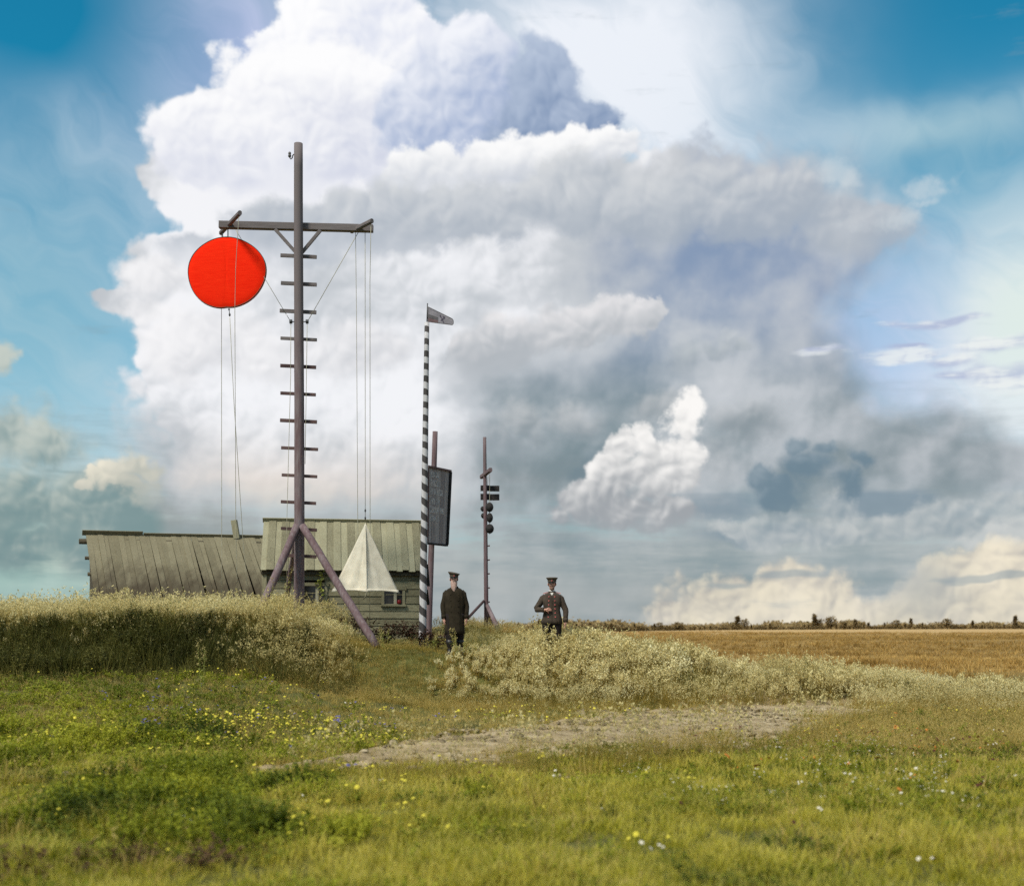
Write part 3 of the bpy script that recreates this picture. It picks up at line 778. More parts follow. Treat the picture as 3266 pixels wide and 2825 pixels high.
mb = MB(); mb.rings([[pot+Vector((r*math.cos(t), r*math.sin(t), h)) for t in np.linspace(0, 2*math.pi, 13)[:-1]] for r, h in ((.030, 0), (.042, .012), (.054, .05), (.052, .075), (.036, .10), (.040, .115), (.030, .114), (.026, .08))])
tag(mb.build('jar', M['red_pot'], None, pot), 'small dark red jar standing on the sill of the shed window', 'jar')

# --- long mossy shed to the left, seen as a great sloping roof
A2 = R(24)
G = frame_of(A2, (-12.43, 36.0, 0))
long_shed = thing('long_shed', 'long low shed with a mossy board roof, left of the mast', 'shed', (-12.43, 36.0, 1.6))
LL = 5.25
def ridge_z(t): return 4.30 + 0.055*t/LL
EB, EZ = -3.25, 2.12
a = -0.06
k = 0
while a < LL:
    w = rs.uniform(0.13, 0.20)
    rzv = ridge_z(a) + rs.uniform(-.012, .012)
    lw = rs.uniform(-.10, .10)
    lift = (0.0 if k % 2 else 0.010) + rs.uniform(-.004, .004)
    mb = slab(G, a+rs.uniform(0.0, .004), a+w-rs.uniform(0.0, .004)+(0.018 if not k % 2 else 0), (EB+lw, EZ+lw*0.66), (0.0, rzv), 0.025, 3, rs.uniform(-.02, .025), rs.uniform(-.012, .018), lift, rs.uniform(-.05, .05))
    mb.build('roof_board', M['old_roof'], long_shed)
    a += w; k += 1
mb = MB(); mb.beam(G(-0.16, -0.07, 4.345), G(1.55, -0.07, 4.36), 0.030, 0.17, up=(0.2, -0.5, 0.8)); mb.build('ridge_board', M['old_roof'], long_shed)
mb = MB(); mb.beam(G(1.57, -0.06, 4.335), G(LL, -0.06, 4.375), 0.026, 0.13, up=(0.2, -0.5, 0.8)); mb.build('ridge_board', M['old_roof'], long_shed)
mb = MB()
for aa in (0.10, LL-.1):
    vs = [G(aa-.05, -2.85, 1.4), G(aa-.05, -.04, 1.4), G(aa-.05, -.04, 4.20), G(aa-.05, -2.85, 2.32)]
    ws = [G(aa+.05, -2.85, 1.4), G(aa+.05, -.04, 1.4), G(aa+.05, -.04, 4.20), G(aa+.05, -2.85, 2.32)]
    mb.add(vs+ws, [(0, 1, 2, 3), (7, 6, 5, 4)]+[(i, (i+1) % 4, 4+(i+1) % 4, 4+i) for i in range(4)])
mb.box(G(LL/2, -2.85, 1.86), (LL-.2, .1, .95), Matrix.Rotation(A2, 3, 'Z'))
mb.box(G(LL/2, -.02, 2.8), (LL-.2, .08, 2.8), Matrix.Rotation(A2, 3, 'Z'))
mb.build('wall', M['dark_wood'], long_shed)
for (bb, zz, out, r) in ((-0.22, 4.08, .26, .085), (-0.95, 3.56, .16, .055), (-1.70, 3.07, .15, .06), (-2.85, 2.32, .14, .055)):
    mb = MB(); mb.tube([G(-out, bb, zz), G(0.5, bb, zz), G(LL, bb, zz+.05)], [r*.95, r, r], 10, wob=.05); mb.build('purlin', M['dark_wood'], long_shed)
ch = MB()
c0 = G(LL*0.825, -0.10, 4.30); ch.beam(c0, c0+Vector((-0.085, -.02, 0.56)), 0.175, 0.175, up=(0, 1, 0), ch=.03)
cho = ch.build('chimney', M['trim_wood'], long_shed)

# ------------------------------------------------------------------ main signal mast
D0 = 28.0
def z_at(py, d): return ZC - (py-HY)/FP*d
def x_at(px, d): return (px-HX)/FP*d
mx = x_at(953.3, D0)
mast = thing('signal_mast', 'tall grey and red wooden signal mast with a crossarm and rungs', 'mast', (mx, D0, 1.85))
rm = random.Random(5)
pts, rad = [], []
for t in np.linspace(0, 1, 22):
    zz = 1.5 + (z_at(459, D0)-1.5)*t
    pts.append((mx + 0.010*math.sin(t*5), D0 + 0.008*math.sin(t*4+1), zz)); rad.append(0.124*(1-t)+0.099*t)
cut = 13
MB().tube(pts, rad, 16, wob=.013).build('pole', M['mast'], mast)
DA = 28.17
aL, aR = at(699.6, 717.5, DA), at(1190, 729.6, DA)
MB().beam(aL, aR, 0.15, 0.160, ch=.07).build('crossarm', M['arm'], mast)
for (p, q) in (((878, 732), (944, 806)), ((1022, 735), (963, 806))):
    MB().beam(at(*p, 28.09), at(*q, 28.06), 0.06, 0.075, ch=.1).build('arm_brace', M['arm'], mast)
for i, yy in enumerate((518, 574, 630, 685.5, 741, 796.5, 851.5, 907, 962, 1016, 1070, 1124)):
    l = 894.5 + rm.uniform(-2, 2) + (4 if 7 <= i <= 8 else 0); r = 1009 + rm.uniform(-2, 2) + (4 if 7 <= i <= 8 else 0)
    y0 = yy*1.57625
    w_ = rm.uniform(.068, .082)
    MB().beam(at(l, y0-2.0, 28.14), at(r, y0+3.6, 28.14), 0.05, w_, ch=.08).build('rung', M['rung'] if i > 3 else M['arm'], mast)
def leg(p0, p1, r, name='leg'):
    p0, p1 = Vector(p0), Vector(p1)
    n_ = 9
    return MB().tube([p0.lerp(p1, i/n_) + Vector((rm.uniform(-.006, .006), 0, rm.uniform(-.006, .006))) for i in range(n_+1)], [r*(0.93+0.10*i/n_) for i in range(n_+1)], 12, wob=.02).build(name, M['mast'], mast)
def toground(p0, p1, over=.12):
    p0, p1 = Vector(p0), Vector(p1); d = (p1-p0).normalized(); q = p1.copy()
    while q.z > tzf(q.x, q.y) - over: q += d*.05
    return q
_a = at(948, 1676, 27.90); leg(_a, toground(_a, at(838, 1932, 27.0)), .093)
leg(at(964, 1676, 27.88), at(1203, 2066, 26.4), .090)
_a = at(948, 1690, 28.18); leg(_a, toground(_a, at(917, 1890, 29.6)), .062)
# hook with insulator near the top
hk = [(1000, 237), (989, 239), (981, 250), (978, 266), (967, 276), (958, 264), (956, 252)]
bk = MB().tube([at(x/2.56+550, y/2.56+400, D0) for x, y in hk], .014, 8).build('hook', M['iron'], mast)
ip = at(957/2.56+550, 240/2.56+400, D0)
MB().rings([[ip+Vector((r*math.cos(t), r*math.sin(t), h)) for t in np.linspace(0, 2*math.pi, 13)[:-1]] for r, h in ((.012, -.06), (.034, -.05), (.036, -.02), (.024, 0), (.034, .02), (.030, .05), (.010, .065))]).build('insulator', M['porcelain'], bk)
# outriggers across the arm and pulley blocks
oz = 10.80
oL0, oL1 = Vector((-6.05, 27.33, oz)), Vector((-6.81, 28.74, oz))
MB().beam(oL0, oL1, 0.085, 0.10, ch=.25).build('outrigger', M['arm'], mast)
oR0, oR1 = Vector((-3.15, 27.66, 10.73)), Vector((-3.70, 28.30, 10.70))
MB().beam(oR0, oR1, 0.085, 0.10, ch=.25).build('outrigger', M['arm'], mast)
pulleys = []
for px, sg in ((927.7, -1), (979.7, 1)):
    p = at(px, 1025.8, 27.95); pulleys.append(p)
    pb = MB().tube([p+Vector((-sg*.17, .02, -.005)), p], .012, 8).build('pulley_arm', M['iron'], mast)
    MB().rings([[p+Vector((x, r*math.cos(t), r*math.sin(t))) for t in np.linspace(0, 2*math.pi, 17)[:-1]] for x, r in ((-.030, .02), (-.028, .048), (-.010, .050), (0, .042), (.010, .050), (.028, .048), (.030, .02))]).build('pulley', M['iron'], pb)

# ------------------------------------------------------------------ halyards
def rope(pts, label, r=.0065, sag=0.0, group='halyards of the tall mast'):
    pts = [Vector(p) for p in pts]
    out = []
    for a_, b_ in zip(pts[:-1], pts[1:]):
        k_ = max(2, int((b_-a_).length/1.0))
        for i in range(k_):
            t = i/k_; out.append(a_.lerp(b_, t) + Vector((0, 0, -sag*4*t*(1-t))))
    out.append(pts[-1])
    return tag(MB().tube(out, r, 6, wob=.1).build('halyard', M['rope'], None, out[-1]), label, 'rope', group)
rope([at(706.4, 742, 28.7), at(706.6, 1300, 28.7), at(707.5, 1925, 28.6)], 'leftmost rope, hanging straight down behind the red disc to the grass')
rope([at(762, 686, 27.40), at(752, 850, 27.6), at(749, 990, 27.7), at(752, 1649, 28.2), at(757, 1925, 28.4)], 'rope falling across the front of the red disc from the left outrigger')
rope([at(733, 1012, 28.2), at(746, 1280, 28.3), at(774, 1709, 28.5), at(793, 1920, 28.6)], 'rope from the hook under the red disc slanting right to the grass')
rope([at(751, 732, 28.4), pulleys[0]+Vector((-.03, 0, .04))], 'slanting stay rope from the left end of the crossarm to the left pulley')
rope([pulleys[0]+Vector((.0, 0, -.05)), at(927, 1200, 27.95), at(915, 1655, 27.85), at(914, 1850, 27.8)], 'rope running down from the left pulley beside the mast pole')
rope([pulleys[1]+Vector((.0, 0, -.05)), at(978, 1160, 27.9), at(973, 1480, 27.85)], 'short rope running down from the right pulley beside the mast pole')
rope([at(1143, 741, 28.2), pulleys[1]+Vector((.03, 0, .04))], 'slanting stay rope from the right end of the crossarm to the right pulley', r=.008)
rope([at(1134, 741, 28.3), at(1137, 1000, 28.3), at(1141, 1660, 28.6), at(1146, 1990, 28.9)], 'left one of the three ropes under the right end of the crossarm')
rope([at(1164.5, 742, 28.2), at(1165, 1655, 28.4)], 'middle one of the three right ropes, holding up the white canvas cone')
rope([at(1183, 716, 27.72), at(1180, 900, 27.9), at(1180.4, 1659, 28.9), at(1179, 2005, 28.95)], 'right one of the three ropes, passing behind the white canvas cone to the ground')

# ------------------------------------------------------------------ red disc and white cone
def redcloth():
    m, nt, b = newmat('red_canvas')
    tcn = N(nt, 'ShaderNodeTexCoord')
    n = noise_n(nt, mapping(nt, tcn.outputs['Object'], (3, 3, 40)), 1.2, 4, 0.6)
    L(nt, ramp(nt, n, [(0.3, (0.86, 0.016, 0.003)), (0.7, (0.96, 0.030, 0.006))]), b.inputs['Base Color'])
    b.inputs['Roughness'].default_value = 0.9; b.inputs['Specular IOR Level'].default_value = 0.05
    return m
M['red'] = redcloth()
dc = at(723.5, 870.5, 28.2)
disc = thing('signal_disc', 'big round red signal disc hanging from the left end of the crossarm', 'signal disc', dc)
NR, NP = 14, 72
def outline(t):
    # slightly uneven hoop, flatter top-left and a nick at the bottom
    r = 1 + 0.020*math.sin(2*t+0.6) + 0.012*math.sin(3*t+1.2) + 0.008*math.sin(5*t)
    nick = -0.022*math.exp(-((t-(1.5*math.pi+.0))/0.10)**2)
    return .875*(r+nick)*math.cos(t), .815*(r+nick)*math.sin(t)
for sgn, nm in ((-1, 'front_cloth'), (1, 'rear_cloth')):
    mb = MB(); vs = []; fs = []
    for i in range(NR+1):
        q = i/NR
        for k in range(NP):
            t = 2*math.pi*k/NP; ox, oz_ = outline(t)
            seam = 0.006*math.exp(-((ox*q)/.02)**2)
            vs.append(dc + Vector((ox*q, sgn*(0.035 + .045*math.sqrt(max(0, 1-q*q)) - .0 - seam), oz_*q)))
    for i in range(NR):
        for k in range(NP):
            fs.append((i*NP+k, i*NP+(k+1) % NP, (i+1)*NP+(k+1) % NP, (i+1)*NP+k))
    mb.add(vs, fs, True); mb.build(nm, M['red'], disc)
rim = []
for k in range(NP+1):
    t = 2*math.pi*k/NP; ox, oz_ = outline(t); rim.append(dc+Vector((ox*1.006, 0, oz_*1.006)))
mb = MB()
for k in range(NP):
    a_, b_ = rim[k], rim[k+1]
    mb.tube([a_+Vector((0, -.036, 0)), b_+Vector((0, -.036, 0))], .009, 6, cap=False); mb.tube([a_+Vector((0, .036, 0)), b_+Vector((0, .036, 0))], .009, 6, cap=False)
mb.build('hoop', M['dark_wood'], disc)
mb = MB()
rr = [[rim[k]+Vector((0, y, 0)) for k in range(NP)] for y in (-.036, .036)]
mb.rings(rr, True, False, False); mb.build('rim_band', M['red'], disc)
for px, py in ((710, 757), (727, 757)):
    MB().tube([at(px, py-27 if px > 720 else py-16, 28.2), at(px, py+3, 28.2)], .013, 6).build('hanger', M['iron'], disc)
tg = MB(); tg.ball(at(730.5, 987, 28.2), .022); tg.tube([at(730.5, 987, 28.2), at(731.5, 995, 28.2), at(732, 1000, 28.2)], .009, 6); tg.ball(at(732.5, 1004, 28.2), .024, sc=(1, 1, 1.6))
tg.build('toggle', M['iron'], disc)

def canvas():
    m, nt, b = newmat('white_canvas')
    tcn = N(nt, 'ShaderNodeTexCoord')
    n = noise_n(nt, tcn.outputs['Object'], 4, 5, 0.6)
    c = ramp(nt, n, [(0.3, (0.62, 0.575, 0.47)), (0.7, (0.80, 0.755, 0.64))])
    L(nt, c, b.inputs['Base Color']); b.inputs['Roughness'].default_value = 0.95; b.inputs['Specular IOR Level'].default_value = 0.05
    tr_ = N(nt, 'ShaderNodeBsdfTranslucent'); L(nt, c, tr_.inputs[0])
    ms = N(nt, 'ShaderNodeMixShader'); ms.inputs[0].default_value = 0.25
    L(nt, b.outputs[0], ms.inputs[1]); L(nt, tr_.outputs[0], ms.inputs[2])
    L(nt, ms.outputs[0], nt.nodes['Material Output'].inputs[0])
    return m
M['canvas'] = canvas()
ap = at(1165.5, 1668, 28.4)
cone = thing('signal_cone', 'white canvas cone hanging in front of the small plank shed', 'signal cone', ap)
cb = at(1166, 1886, 28.4).z
corners = [Vector((-.775, .02, .0)), Vector((.07, -.36, -.015)), Vector((.775, .04, -.03)), Vector((-.02, .52, .01))]
mb = MB(); vs = []; fs = []
CN, CM = 64, 22
for i in range(CM+1):
    q = i/CM
    for k in range(CN):
        u = k/CN*4; s0 = int(u) % 4; f_ = u-int(u)
        c_ = corners[s0].lerp(corners[(s0+1) % 4], f_)
        inw = 4*f_*(1-f_)
        nrm = Vector((c_.x, c_.y, 0)).normalized()
        p = Vector((ap.x + c_.x*q, ap.y + c_.y*q, ap.z + (cb-ap.z + c_.z)*q))
        p -= nrm*(inw*0.055*math.sin(q*math.pi*0.85))
        fold = 0.030*math.sin(f_*9.0+q*1.4)*inw + 0.018*math.sin(f_*17+q*3+s0)*inw*q
        if s0 in (0, 3): p -= nrm*fold*q*1.4
        else: p -= nrm*fold*q*0.35
        if q > 0.98: p.z += 0.035*inw
        vs.append(p)
for i in range(CM):
    for k in range(CN):
        fs.append((i*CN+k, i*CN+(k+1) % CN, (i+1)*CN+(k+1) % CN, (i+1)*CN+k))
mb.add(vs, fs, True); mb.build('canvas', M['canvas'], cone)
hem = MB(); rr = []
for (dz, off) in ((.085, .005), (.088, .012), (0.0, .014), (-.006, .006), (-.004, -.006)):
    ring = []
    for k in range(CN):
        p = Vector(vs[CM*CN+k]); nrm = Vector((p.x-ap.x, p.y-ap.y, 0)).normalized()
        q = Vector(vs[(CM-1)*CN+k])
        ring.append(p.lerp(q, max(0, dz)/.085*0.92) + nrm*off + Vector((0, 0, min(0, dz))))
    rr.append(ring)
hem.rings(rr, True, False, False); hem.build('hem', M['canvas'], cone)
k1 = CN//4
MB().tube([vs[i*CN+k1]+Vector((0, .004, 0)) for i in range(0, CM+1)], [.006+.010*i/CM for i in range(CM+1)], 8).build('seam', M['canvas'], cone)
for px, py in ((1165, 1628), (1165, 1652)):
    MB().ball(at(px, py, 28.4), .02, 10, 8, (1, 1, 1.9)).build('toggle', M['iron'], cone)
MB().tube([Vector(vs[CM*CN+k1])+Vector((0, 0, .02)), Vector(vs[CM*CN+k1])+Vector((-.02, .05, -.09)), Vector(vs[CM*CN+k1])+Vector((-.10, .2, -.16))], .012, 6).build('hem_cord', M['rope'], cone)

# ------------------------------------------------------------------ striped pole and its wind vane
def stripes():
    m, nt, b = newmat('black_white_spiral_paint')
    tcn = N(nt, 'ShaderNodeTexCoord'); sx = N(nt, 'ShaderNodeSeparateXYZ'); L(nt, tcn.outputs['Object'], sx.inputs[0])
    ang = mathn(nt, 'DIVIDE', mathn(nt, 'ARCTAN2', sx.outputs[1], sx.outputs[0]), 2*math.pi)
    zz = sx.outputs[2]
    # turns grow closer together towards the top
    turns = mathn(nt, 'ADD', mathn(nt, 'MULTIPLY', zz, 2.58), mathn(nt, 'MULTIPLY', mathn(nt, 'MULTIPLY', zz, zz), 0.082))
    wob = mathn(nt, 'MULTIPLY', noise_n(nt, tcn.outputs['Object'], 3.0, 3), 0.22)
    ph = mathn(nt, 'ADD', mathn(nt, 'SUBTRACT', turns, mathn(nt, 'MULTIPLY', ang, -1.0)), wob)
    fr = mathn(nt, 'FRACT', ph)
    st = mathn(nt, 'GREATER_THAN', fr, 0.5)
    gr = noise_n(nt, mapping(nt, tcn.outputs['Object'], (20, 20, 1.5)), 2.0, 5, 0.6)
    wht = ramp(nt, gr, [(0.3, (0.36, 0.35, 0.36)), (0.65, (0.50, 0.49, 0.51))])
    blk = ramp(nt, gr, [(0.3, (0.034, 0.032, 0.032)), (0.7, (0.070, 0.062, 0.062))])
    L(nt, mixn(nt, st, wht, blk), b.inputs['Base Color'])
    b.inputs['Roughness'].default_value = 0.8; b.inputs['Specular IOR Level'].default_value = 0.25
    return m
pb_, pt_ = at(1347.5, 2052, 27.0), at(1361.7, 1028.5, 27.0)
spole = thing('striped_pole', 'tall pole with black and white spiral stripes in front of the shed corner', 'pole', pb_)
n_ = 14
MB().tube([pb_ + Vector((0, 0, -.25))] + [pb_.lerp(pt_, i/n_) for i in range(n_+1)], [.086]+[.086*(1-i/n_)+.052*i/n_ for i in range(n_+1)], 18).build('pole', stripes(), spole)
MB().tube([pt_, pt_+Vector((.012, 0, .42))], .012, 8).build('spindle', M['iron'], spole)
MB().beam(at(1360, 1800, 27.05), at(1366, 1868, 27.25), .07, .06).build('bracket', M['black'], spole)
MB().beam(at(1360.5, 1882, 27.05), at(1366, 1926, 27.3), .06, .06).build('bracket', M['black'], spole)
def vp(x, y, dy=0.0): return at(1330+x/11.2, 960+y/11.2, 27.0+dy)
vane = thing('wind_vane', 'grey tapering wind vane plate on top of the striped pole', 'wind vane', vp(385, 740))
vq = [(392, 212), (830, 428), (1255, 640), (1292, 690), (1296, 760), (1290, 822), (1262, 850), (830, 795), (392, 740)]
fr_, bk_ = [vp(x, y, -.004 + .10*(x-385)/900) for x, y in vq], [vp(x, y, .004 + .10*(x-385)/900) for x, y in vq]
M['vane'] = plain('grey_sheet_metal', (0.27, 0.25, 0.28), 0.7)
M['vane_dark'] = plain('dark_grey_paint', (0.125, 0.118, 0.125), 0.8)
M['vane_red'] = plain('dull_red_paint', (0.17, 0.11, 0.115), 0.8)
M['vane_mark'] = plain('violet_grey_paint', (0.10, 0.085, 0.12), 0.8)
k_ = len(vq)
MB().add(fr_+bk_, [tuple(range(k_)), tuple(range(2*k_-1, k_-1, -1))]+[(i, k_+i, k_+(i+1) % k_, (i+1) % k_) for i in range(k_)]).build('plate', M['vane'], vane)
MB().tube([vp(x, y, .10*(x-385)/900) for x, y in vq+[vq[0]]], .010, 6).build('rim', M['vane_dark'], vane)
def patch(pts, mat, nm):
    a_ = [vp(x, y, -.008 + .10*(x-385)/900) for x, y in pts]; b_ = [vp(x, y, -.003 + .10*(x-385)/900) for x, y in pts]
    k = len(pts)
    MB().add(a_+b_, [tuple(range(k)), tuple(range(2*k-1, k-1, -1))]+[(i, k+i, k+(i+1) % k, (i+1) % k) for i in range(k)]).build(nm, mat, vane)
patch([(405, 468), (560, 520), (752, 588), (752, 672), (560, 630), (405, 596)], M['vane_dark'], 'upper_panel')
patch([(405, 606), (560, 642), (752, 690), (752, 775), (560, 758), (405, 735)], M['vane_red'], 'lower_panel')
for st_ in ([(800, 500), (840, 490), (975, 770), (940, 782)], [(985, 555), (1015, 600), (860, 715), (835, 690)], [(905, 530), (1000, 560), (1010, 600), (915, 575)], [(820, 510), (870, 525), (850, 590), (815, 575)]):
    patch(st_, M['vane_mark'], 'emblem_stroke')

# ------------------------------------------------------------------ notice board on its own post
nb_base = at(1366, 2042, 27.95)
nboard = thing('notice_board', 'tall dark notice board with faded pale lettering, on a post beside the striped pole', 'notice board', nb_base)
pt0, pt1 = nb_base, at(1388, 1376, 27.95)
MB().tube([pt0+Vector((0, 0, -.2))]+[pt0.lerp(pt1, i/8) for i in range(9)], [.075]+[.075-.017*i/8 for i in range(9)], 12, wob=.02).build('post', M['mast'], nboard)
TL, TR = at(1363.5, 1487, 27.55), at(1436, 1502, 28.33)
BL, BR = at(1361.2, 1733, 27.45), at(1424.8, 1740, 28.23)
def bq(u, v, w=0.0):
    nrm = (TR-TL).cross(BL-TL).normalized()
    if nrm.y > 0: nrm = -nrm
    return TL.lerp(TR, u).lerp(BL.lerp(BR, u), v) + nrm*w
def plate(u0, u1, v0, v1, w0, w1):
    vs = [bq(u, v, w) for w in (w0, w1) for (u, v) in ((u0, v0), (u1, v0), (u1, v1), (u0, v1))]
    return MB().add(vs, [(0, 1, 2, 3), (7, 6, 5, 4), (0, 4, 5, 1), (1, 5, 6, 2), (2, 6, 7, 3), (3, 7, 4, 0)])
M['board'] = wood('black_board_paint', [(0.19, 0.162, 0.162), (0.26, 0.234, 0.234), (0.33, 0.302, 0.300)], axis=2)
M['letter'] = plain('faded_pale_lettering', (0.44, 0.42, 0.42), 0.85, noise=.35, nscale=14)
M['board_edge'] = plain('black_board_edge', (0.016, 0.015, 0.015), 0.8)
for i in range(5):
    plate(.02+.192*i, .02+.192*(i+1)-.006, .012, .988, -.022 + .003*(i % 2), 0.0 + .003*(i % 2)).build('board_plank', M['board'], nboard)
plate(-.01, 1.01, -.012, .014, -.035, .035).build('frame_rail', M['rung'], nboard)
plate(-.01, 1.01, .986, 1.008, -.035, .035).build('frame_rail', M['board_edge'], nboard)
plate(-.02, .035, .0145, .9855, -.035, .030).build('frame_stile', M['rung'], nboard)
plate(.955, 1.02, .0145, .9855, -.035, .045).build('frame_stile', M['board_edge'], nboard)
# lettering: rows of narrow worn capitals, too faded to read
rl = random.Random(12)
rows = [(.055, .125, .15, .50, 5), (.165, .245, .14, .62, 7), (.275, .355, .13, .70, 8), (.400, .480, .12, .60, 7), (.515, .590, .11, .80, 9), (.625, .700, .11, .55, 6)]
for (v0, v1, u0, u1, cnt) in rows:
    w_ = (u1-u0)/cnt
    for j in range(cnt):
        mb = MB(); a0 = u0 + w_*j; a1 = a0 + w_*0.80
        s_w = w_*0.30
        def st(x0, x1, y0, y1):
            p = plate(x0, x1, y0, y1, .0032, .0075); b0 = len(mb.v); mb.v.extend(p.v); mb.f.extend([tuple(i+b0 for i in f) for f in p.f]); mb.sm.extend(p.sm)
        st(a0, a0+s_w, v0, v1); kind = rl.randrange(5)
        if kind in (0, 1, 2): st(a1-s_w, a1, v0, v1)
        h = v1-v0
        if kind in (0, 3): st(a0+s_w, a1-s_w*(1 if kind == 0 else 0), v0, v0+h*.18)
        if kind in (1, 3): st(a0+s_w, a1-s_w*(1 if kind == 1 else 0), v0+h*.42, v0+h*.58)
        if kind in (2, 3): st(a0+s_w, a1-s_w*(1 if kind == 2 else 0), v1-h*.18, v1)
        mb.build('letter', M['letter'], nboard)

# ------------------------------------------------------------------ second, farther signal mast
D2 = 36.0
def c3(x, y, d=D2): return at(1480+x/5.27, 1380+y/5.27, d)
def c7(x, y, d=D2): return at(1470+x/10.9, 1860+y/10.9, d)
m2 = thing('signal_mast', 'slim dark red signal mast with pegs and black shapes, behind the bearded man', 'mast', c7(870, 1400))
p0, p1 = c7(886, 1480), c3(346, 75)
MB().tube([p0.lerp(p1, i/10) for i in range(11)], [.068-.020*i/10 for i in range(11)], 12, wob=.02).build('pole', M['mast'], m2)
MB().tube([c7(800, 610, D2-.05), c7(235, 1215, D2-1.0)], .040, 10).build('leg', M['rung'], m2)
MB().tube([c7(915, 770, D2-.05), c7(1260, 1520, D2-1.3)], [.055, .075], 10).build('leg', M['mast'], m2)
MB().tube([c7(905, 800, D2+.1), c7(1050, 1420, D2+1.0)], .05, 10).build('leg', M['mast'], m2)
for yy in (1741, 1786, 1830, 1875, 1920):
    MB().beam(at(1549, yy, D2), at(1562.5, yy-1, D2), .035, .04).build('peg', M['rung'], m2)
MB().beam(c3(447, 622, D2-.75), c3(292, 742, D2+.45), .10, .12, ch=.2).build('outrigger', M['mast'], m2)
M['signal_black'] = plain('black_signal_paint', (0.026, 0.023, 0.023), 0.85, 0.2)
for k, (y0, y1, lab) in enumerate(((885, 977, 'upper one of two black signal boards on the slim mast'), (1026, 1128, 'lower one of two black signal boards on the slim mast'))):
    c_ = c3(433, (y0+y1)/2, D2+.16)
    sb = thing('signal_board', lab, 'signal board', c_, 'black signal boards')
    for (x0, x1, dz) in ((277, 433, 0), (437, 594, -.01)):
        a_, b_ = c3(x0, (y0+y1)/2, D2+.16), c3(x1, (y0+y1)/2, D2+.16)
        MB().beam(a_+Vector((0, 0, dz)), b_+Vector((0, 0, dz)), .10, (y1-y0)/5.27/FP*D2, ch=.04).build('panel', M['signal_black'], sb)
    MB().tube([c3(436, y0+4, D2+.08), c3(436, y1-2, D2+.08)], .010, 6).build('joint_batten', M['iron'], sb)
bl = [(428, 1250, 66, 80, -.20, 'upper one of the three black signal balls right of the slim mast'),
      (432, 1428, 54, 80, -.20, 'middle one of the three black signal balls right of the slim mast'),
      (432, 1612, 70, 80, -.20, 'lowest one of the three black signal balls right of the slim mast'),
      (312, 1277, 36, 44, .20, 'upper small black ball half hidden left of the slim mast'),
      (318, 1392, 34, 44, .20, 'lower small black ball half hidden left of the slim mast')]
for (x, y, rx, rz_, dd, lab) in bl:
    c_ = c3(x, y, D2+dd); sx_ = rx/5.27/FP*D2; sz_ = rz_/5.27/FP*D2
    b_ = thing('signal_ball', lab, 'signal ball', c_, 'black signal balls')
    MB().ball(c_, 1.0, 20, 14, (sx_, sx_*.95, sz_)).build('canvas', M['signal_black'], b_)
    MB().tube([c_+Vector((sx_*1.01*math.cos(t), -sx_*.96*math.sin(t), 0)) for t in np.linspace(0, 2*math.pi, 21)], .006, 5, cap=False).build('hoop', M['iron'], b_)
    MB().ball(c_+Vector((0, 0, -sz_)), .016, 8, 6).build('ring', M['iron'], b_)
rope([c3(431, 700, D2-.6), c3(432, 870, D2-.2), c3(431, 1180, D2-.2), c3(431, 1540, D2-.2), c3(432, 1690, D2-.2)], 'thin line from the outrigger of the slim mast through the black balls', r=.008, group='halyards of the slim mast')
rope([c3(402, 740, D2-.3), c3(395, 880, D2-.05)], 'short thin line between the outrigger and the upper black signal board', r=.006, group='halyards of the slim mast')
# weathered plank lying in the grass behind the board post
pk = at(1397, 2034, 27.6)
tag(MB().beam(at(1378, 2033, 27.7), at(1418, 2031, 27.9), .10, .03).build('plank', M['trim_wood'], None, pk), 'pale loose plank lying in the grass behind the notice board post', 'plank')
# ------------------------------------------------------------------ the two men
M['skin'] = plain('weathered_skin', (0.46, 0.25, 0.19), .6, .3, .10, 14)
M['beard'] = plain('greying_beard', (0.40, 0.27, 0.23), .9, .1, .25, 40)
M['hair'] = plain('dark_hair', (0.045, 0.032, 0.026), .8, .2)
M['dark_beard'] = plain('brown_beard', (0.17, 0.11, 0.085), .9, .1, .25, 40)
M['coat'] = plain('dark_brown_overcoat', (0.028, 0.022, 0.014), .9, .1, .25, 9)
M['tunic'] = plain('brown_grey_tunic', (0.060, 0.046, 0.036), .9, .1, .22, 9)
M['trouser'] = plain('black_trousers', (0.018, 0.014, 0.014), .9, .1)
M['boot'] = plain('black_boot_leather', (0.012, 0.010, 0.010), .45, .4)
M['cap'] = plain('brown_cap_cloth', (0.075, 0.060, 0.044), .9, .1)
M['visor'] = plain('cap_peak_leather', (0.012, 0.011, 0.011), .35, .4)
M['button'] = plain('red_brass_buttons', (0.50, 0.10, 0.10), .4, .5)
M['linen'] = plain('white_linen', (0.72, 0.70, 0.66), .8, .1)
M['board_s'] = plain('pink_shoulder_boards', (0.55, 0.20, 0.17), .8, .1)
M['eye'] = plain('dark_eyes', (0.02, 0.015, 0.012), .3, .5)

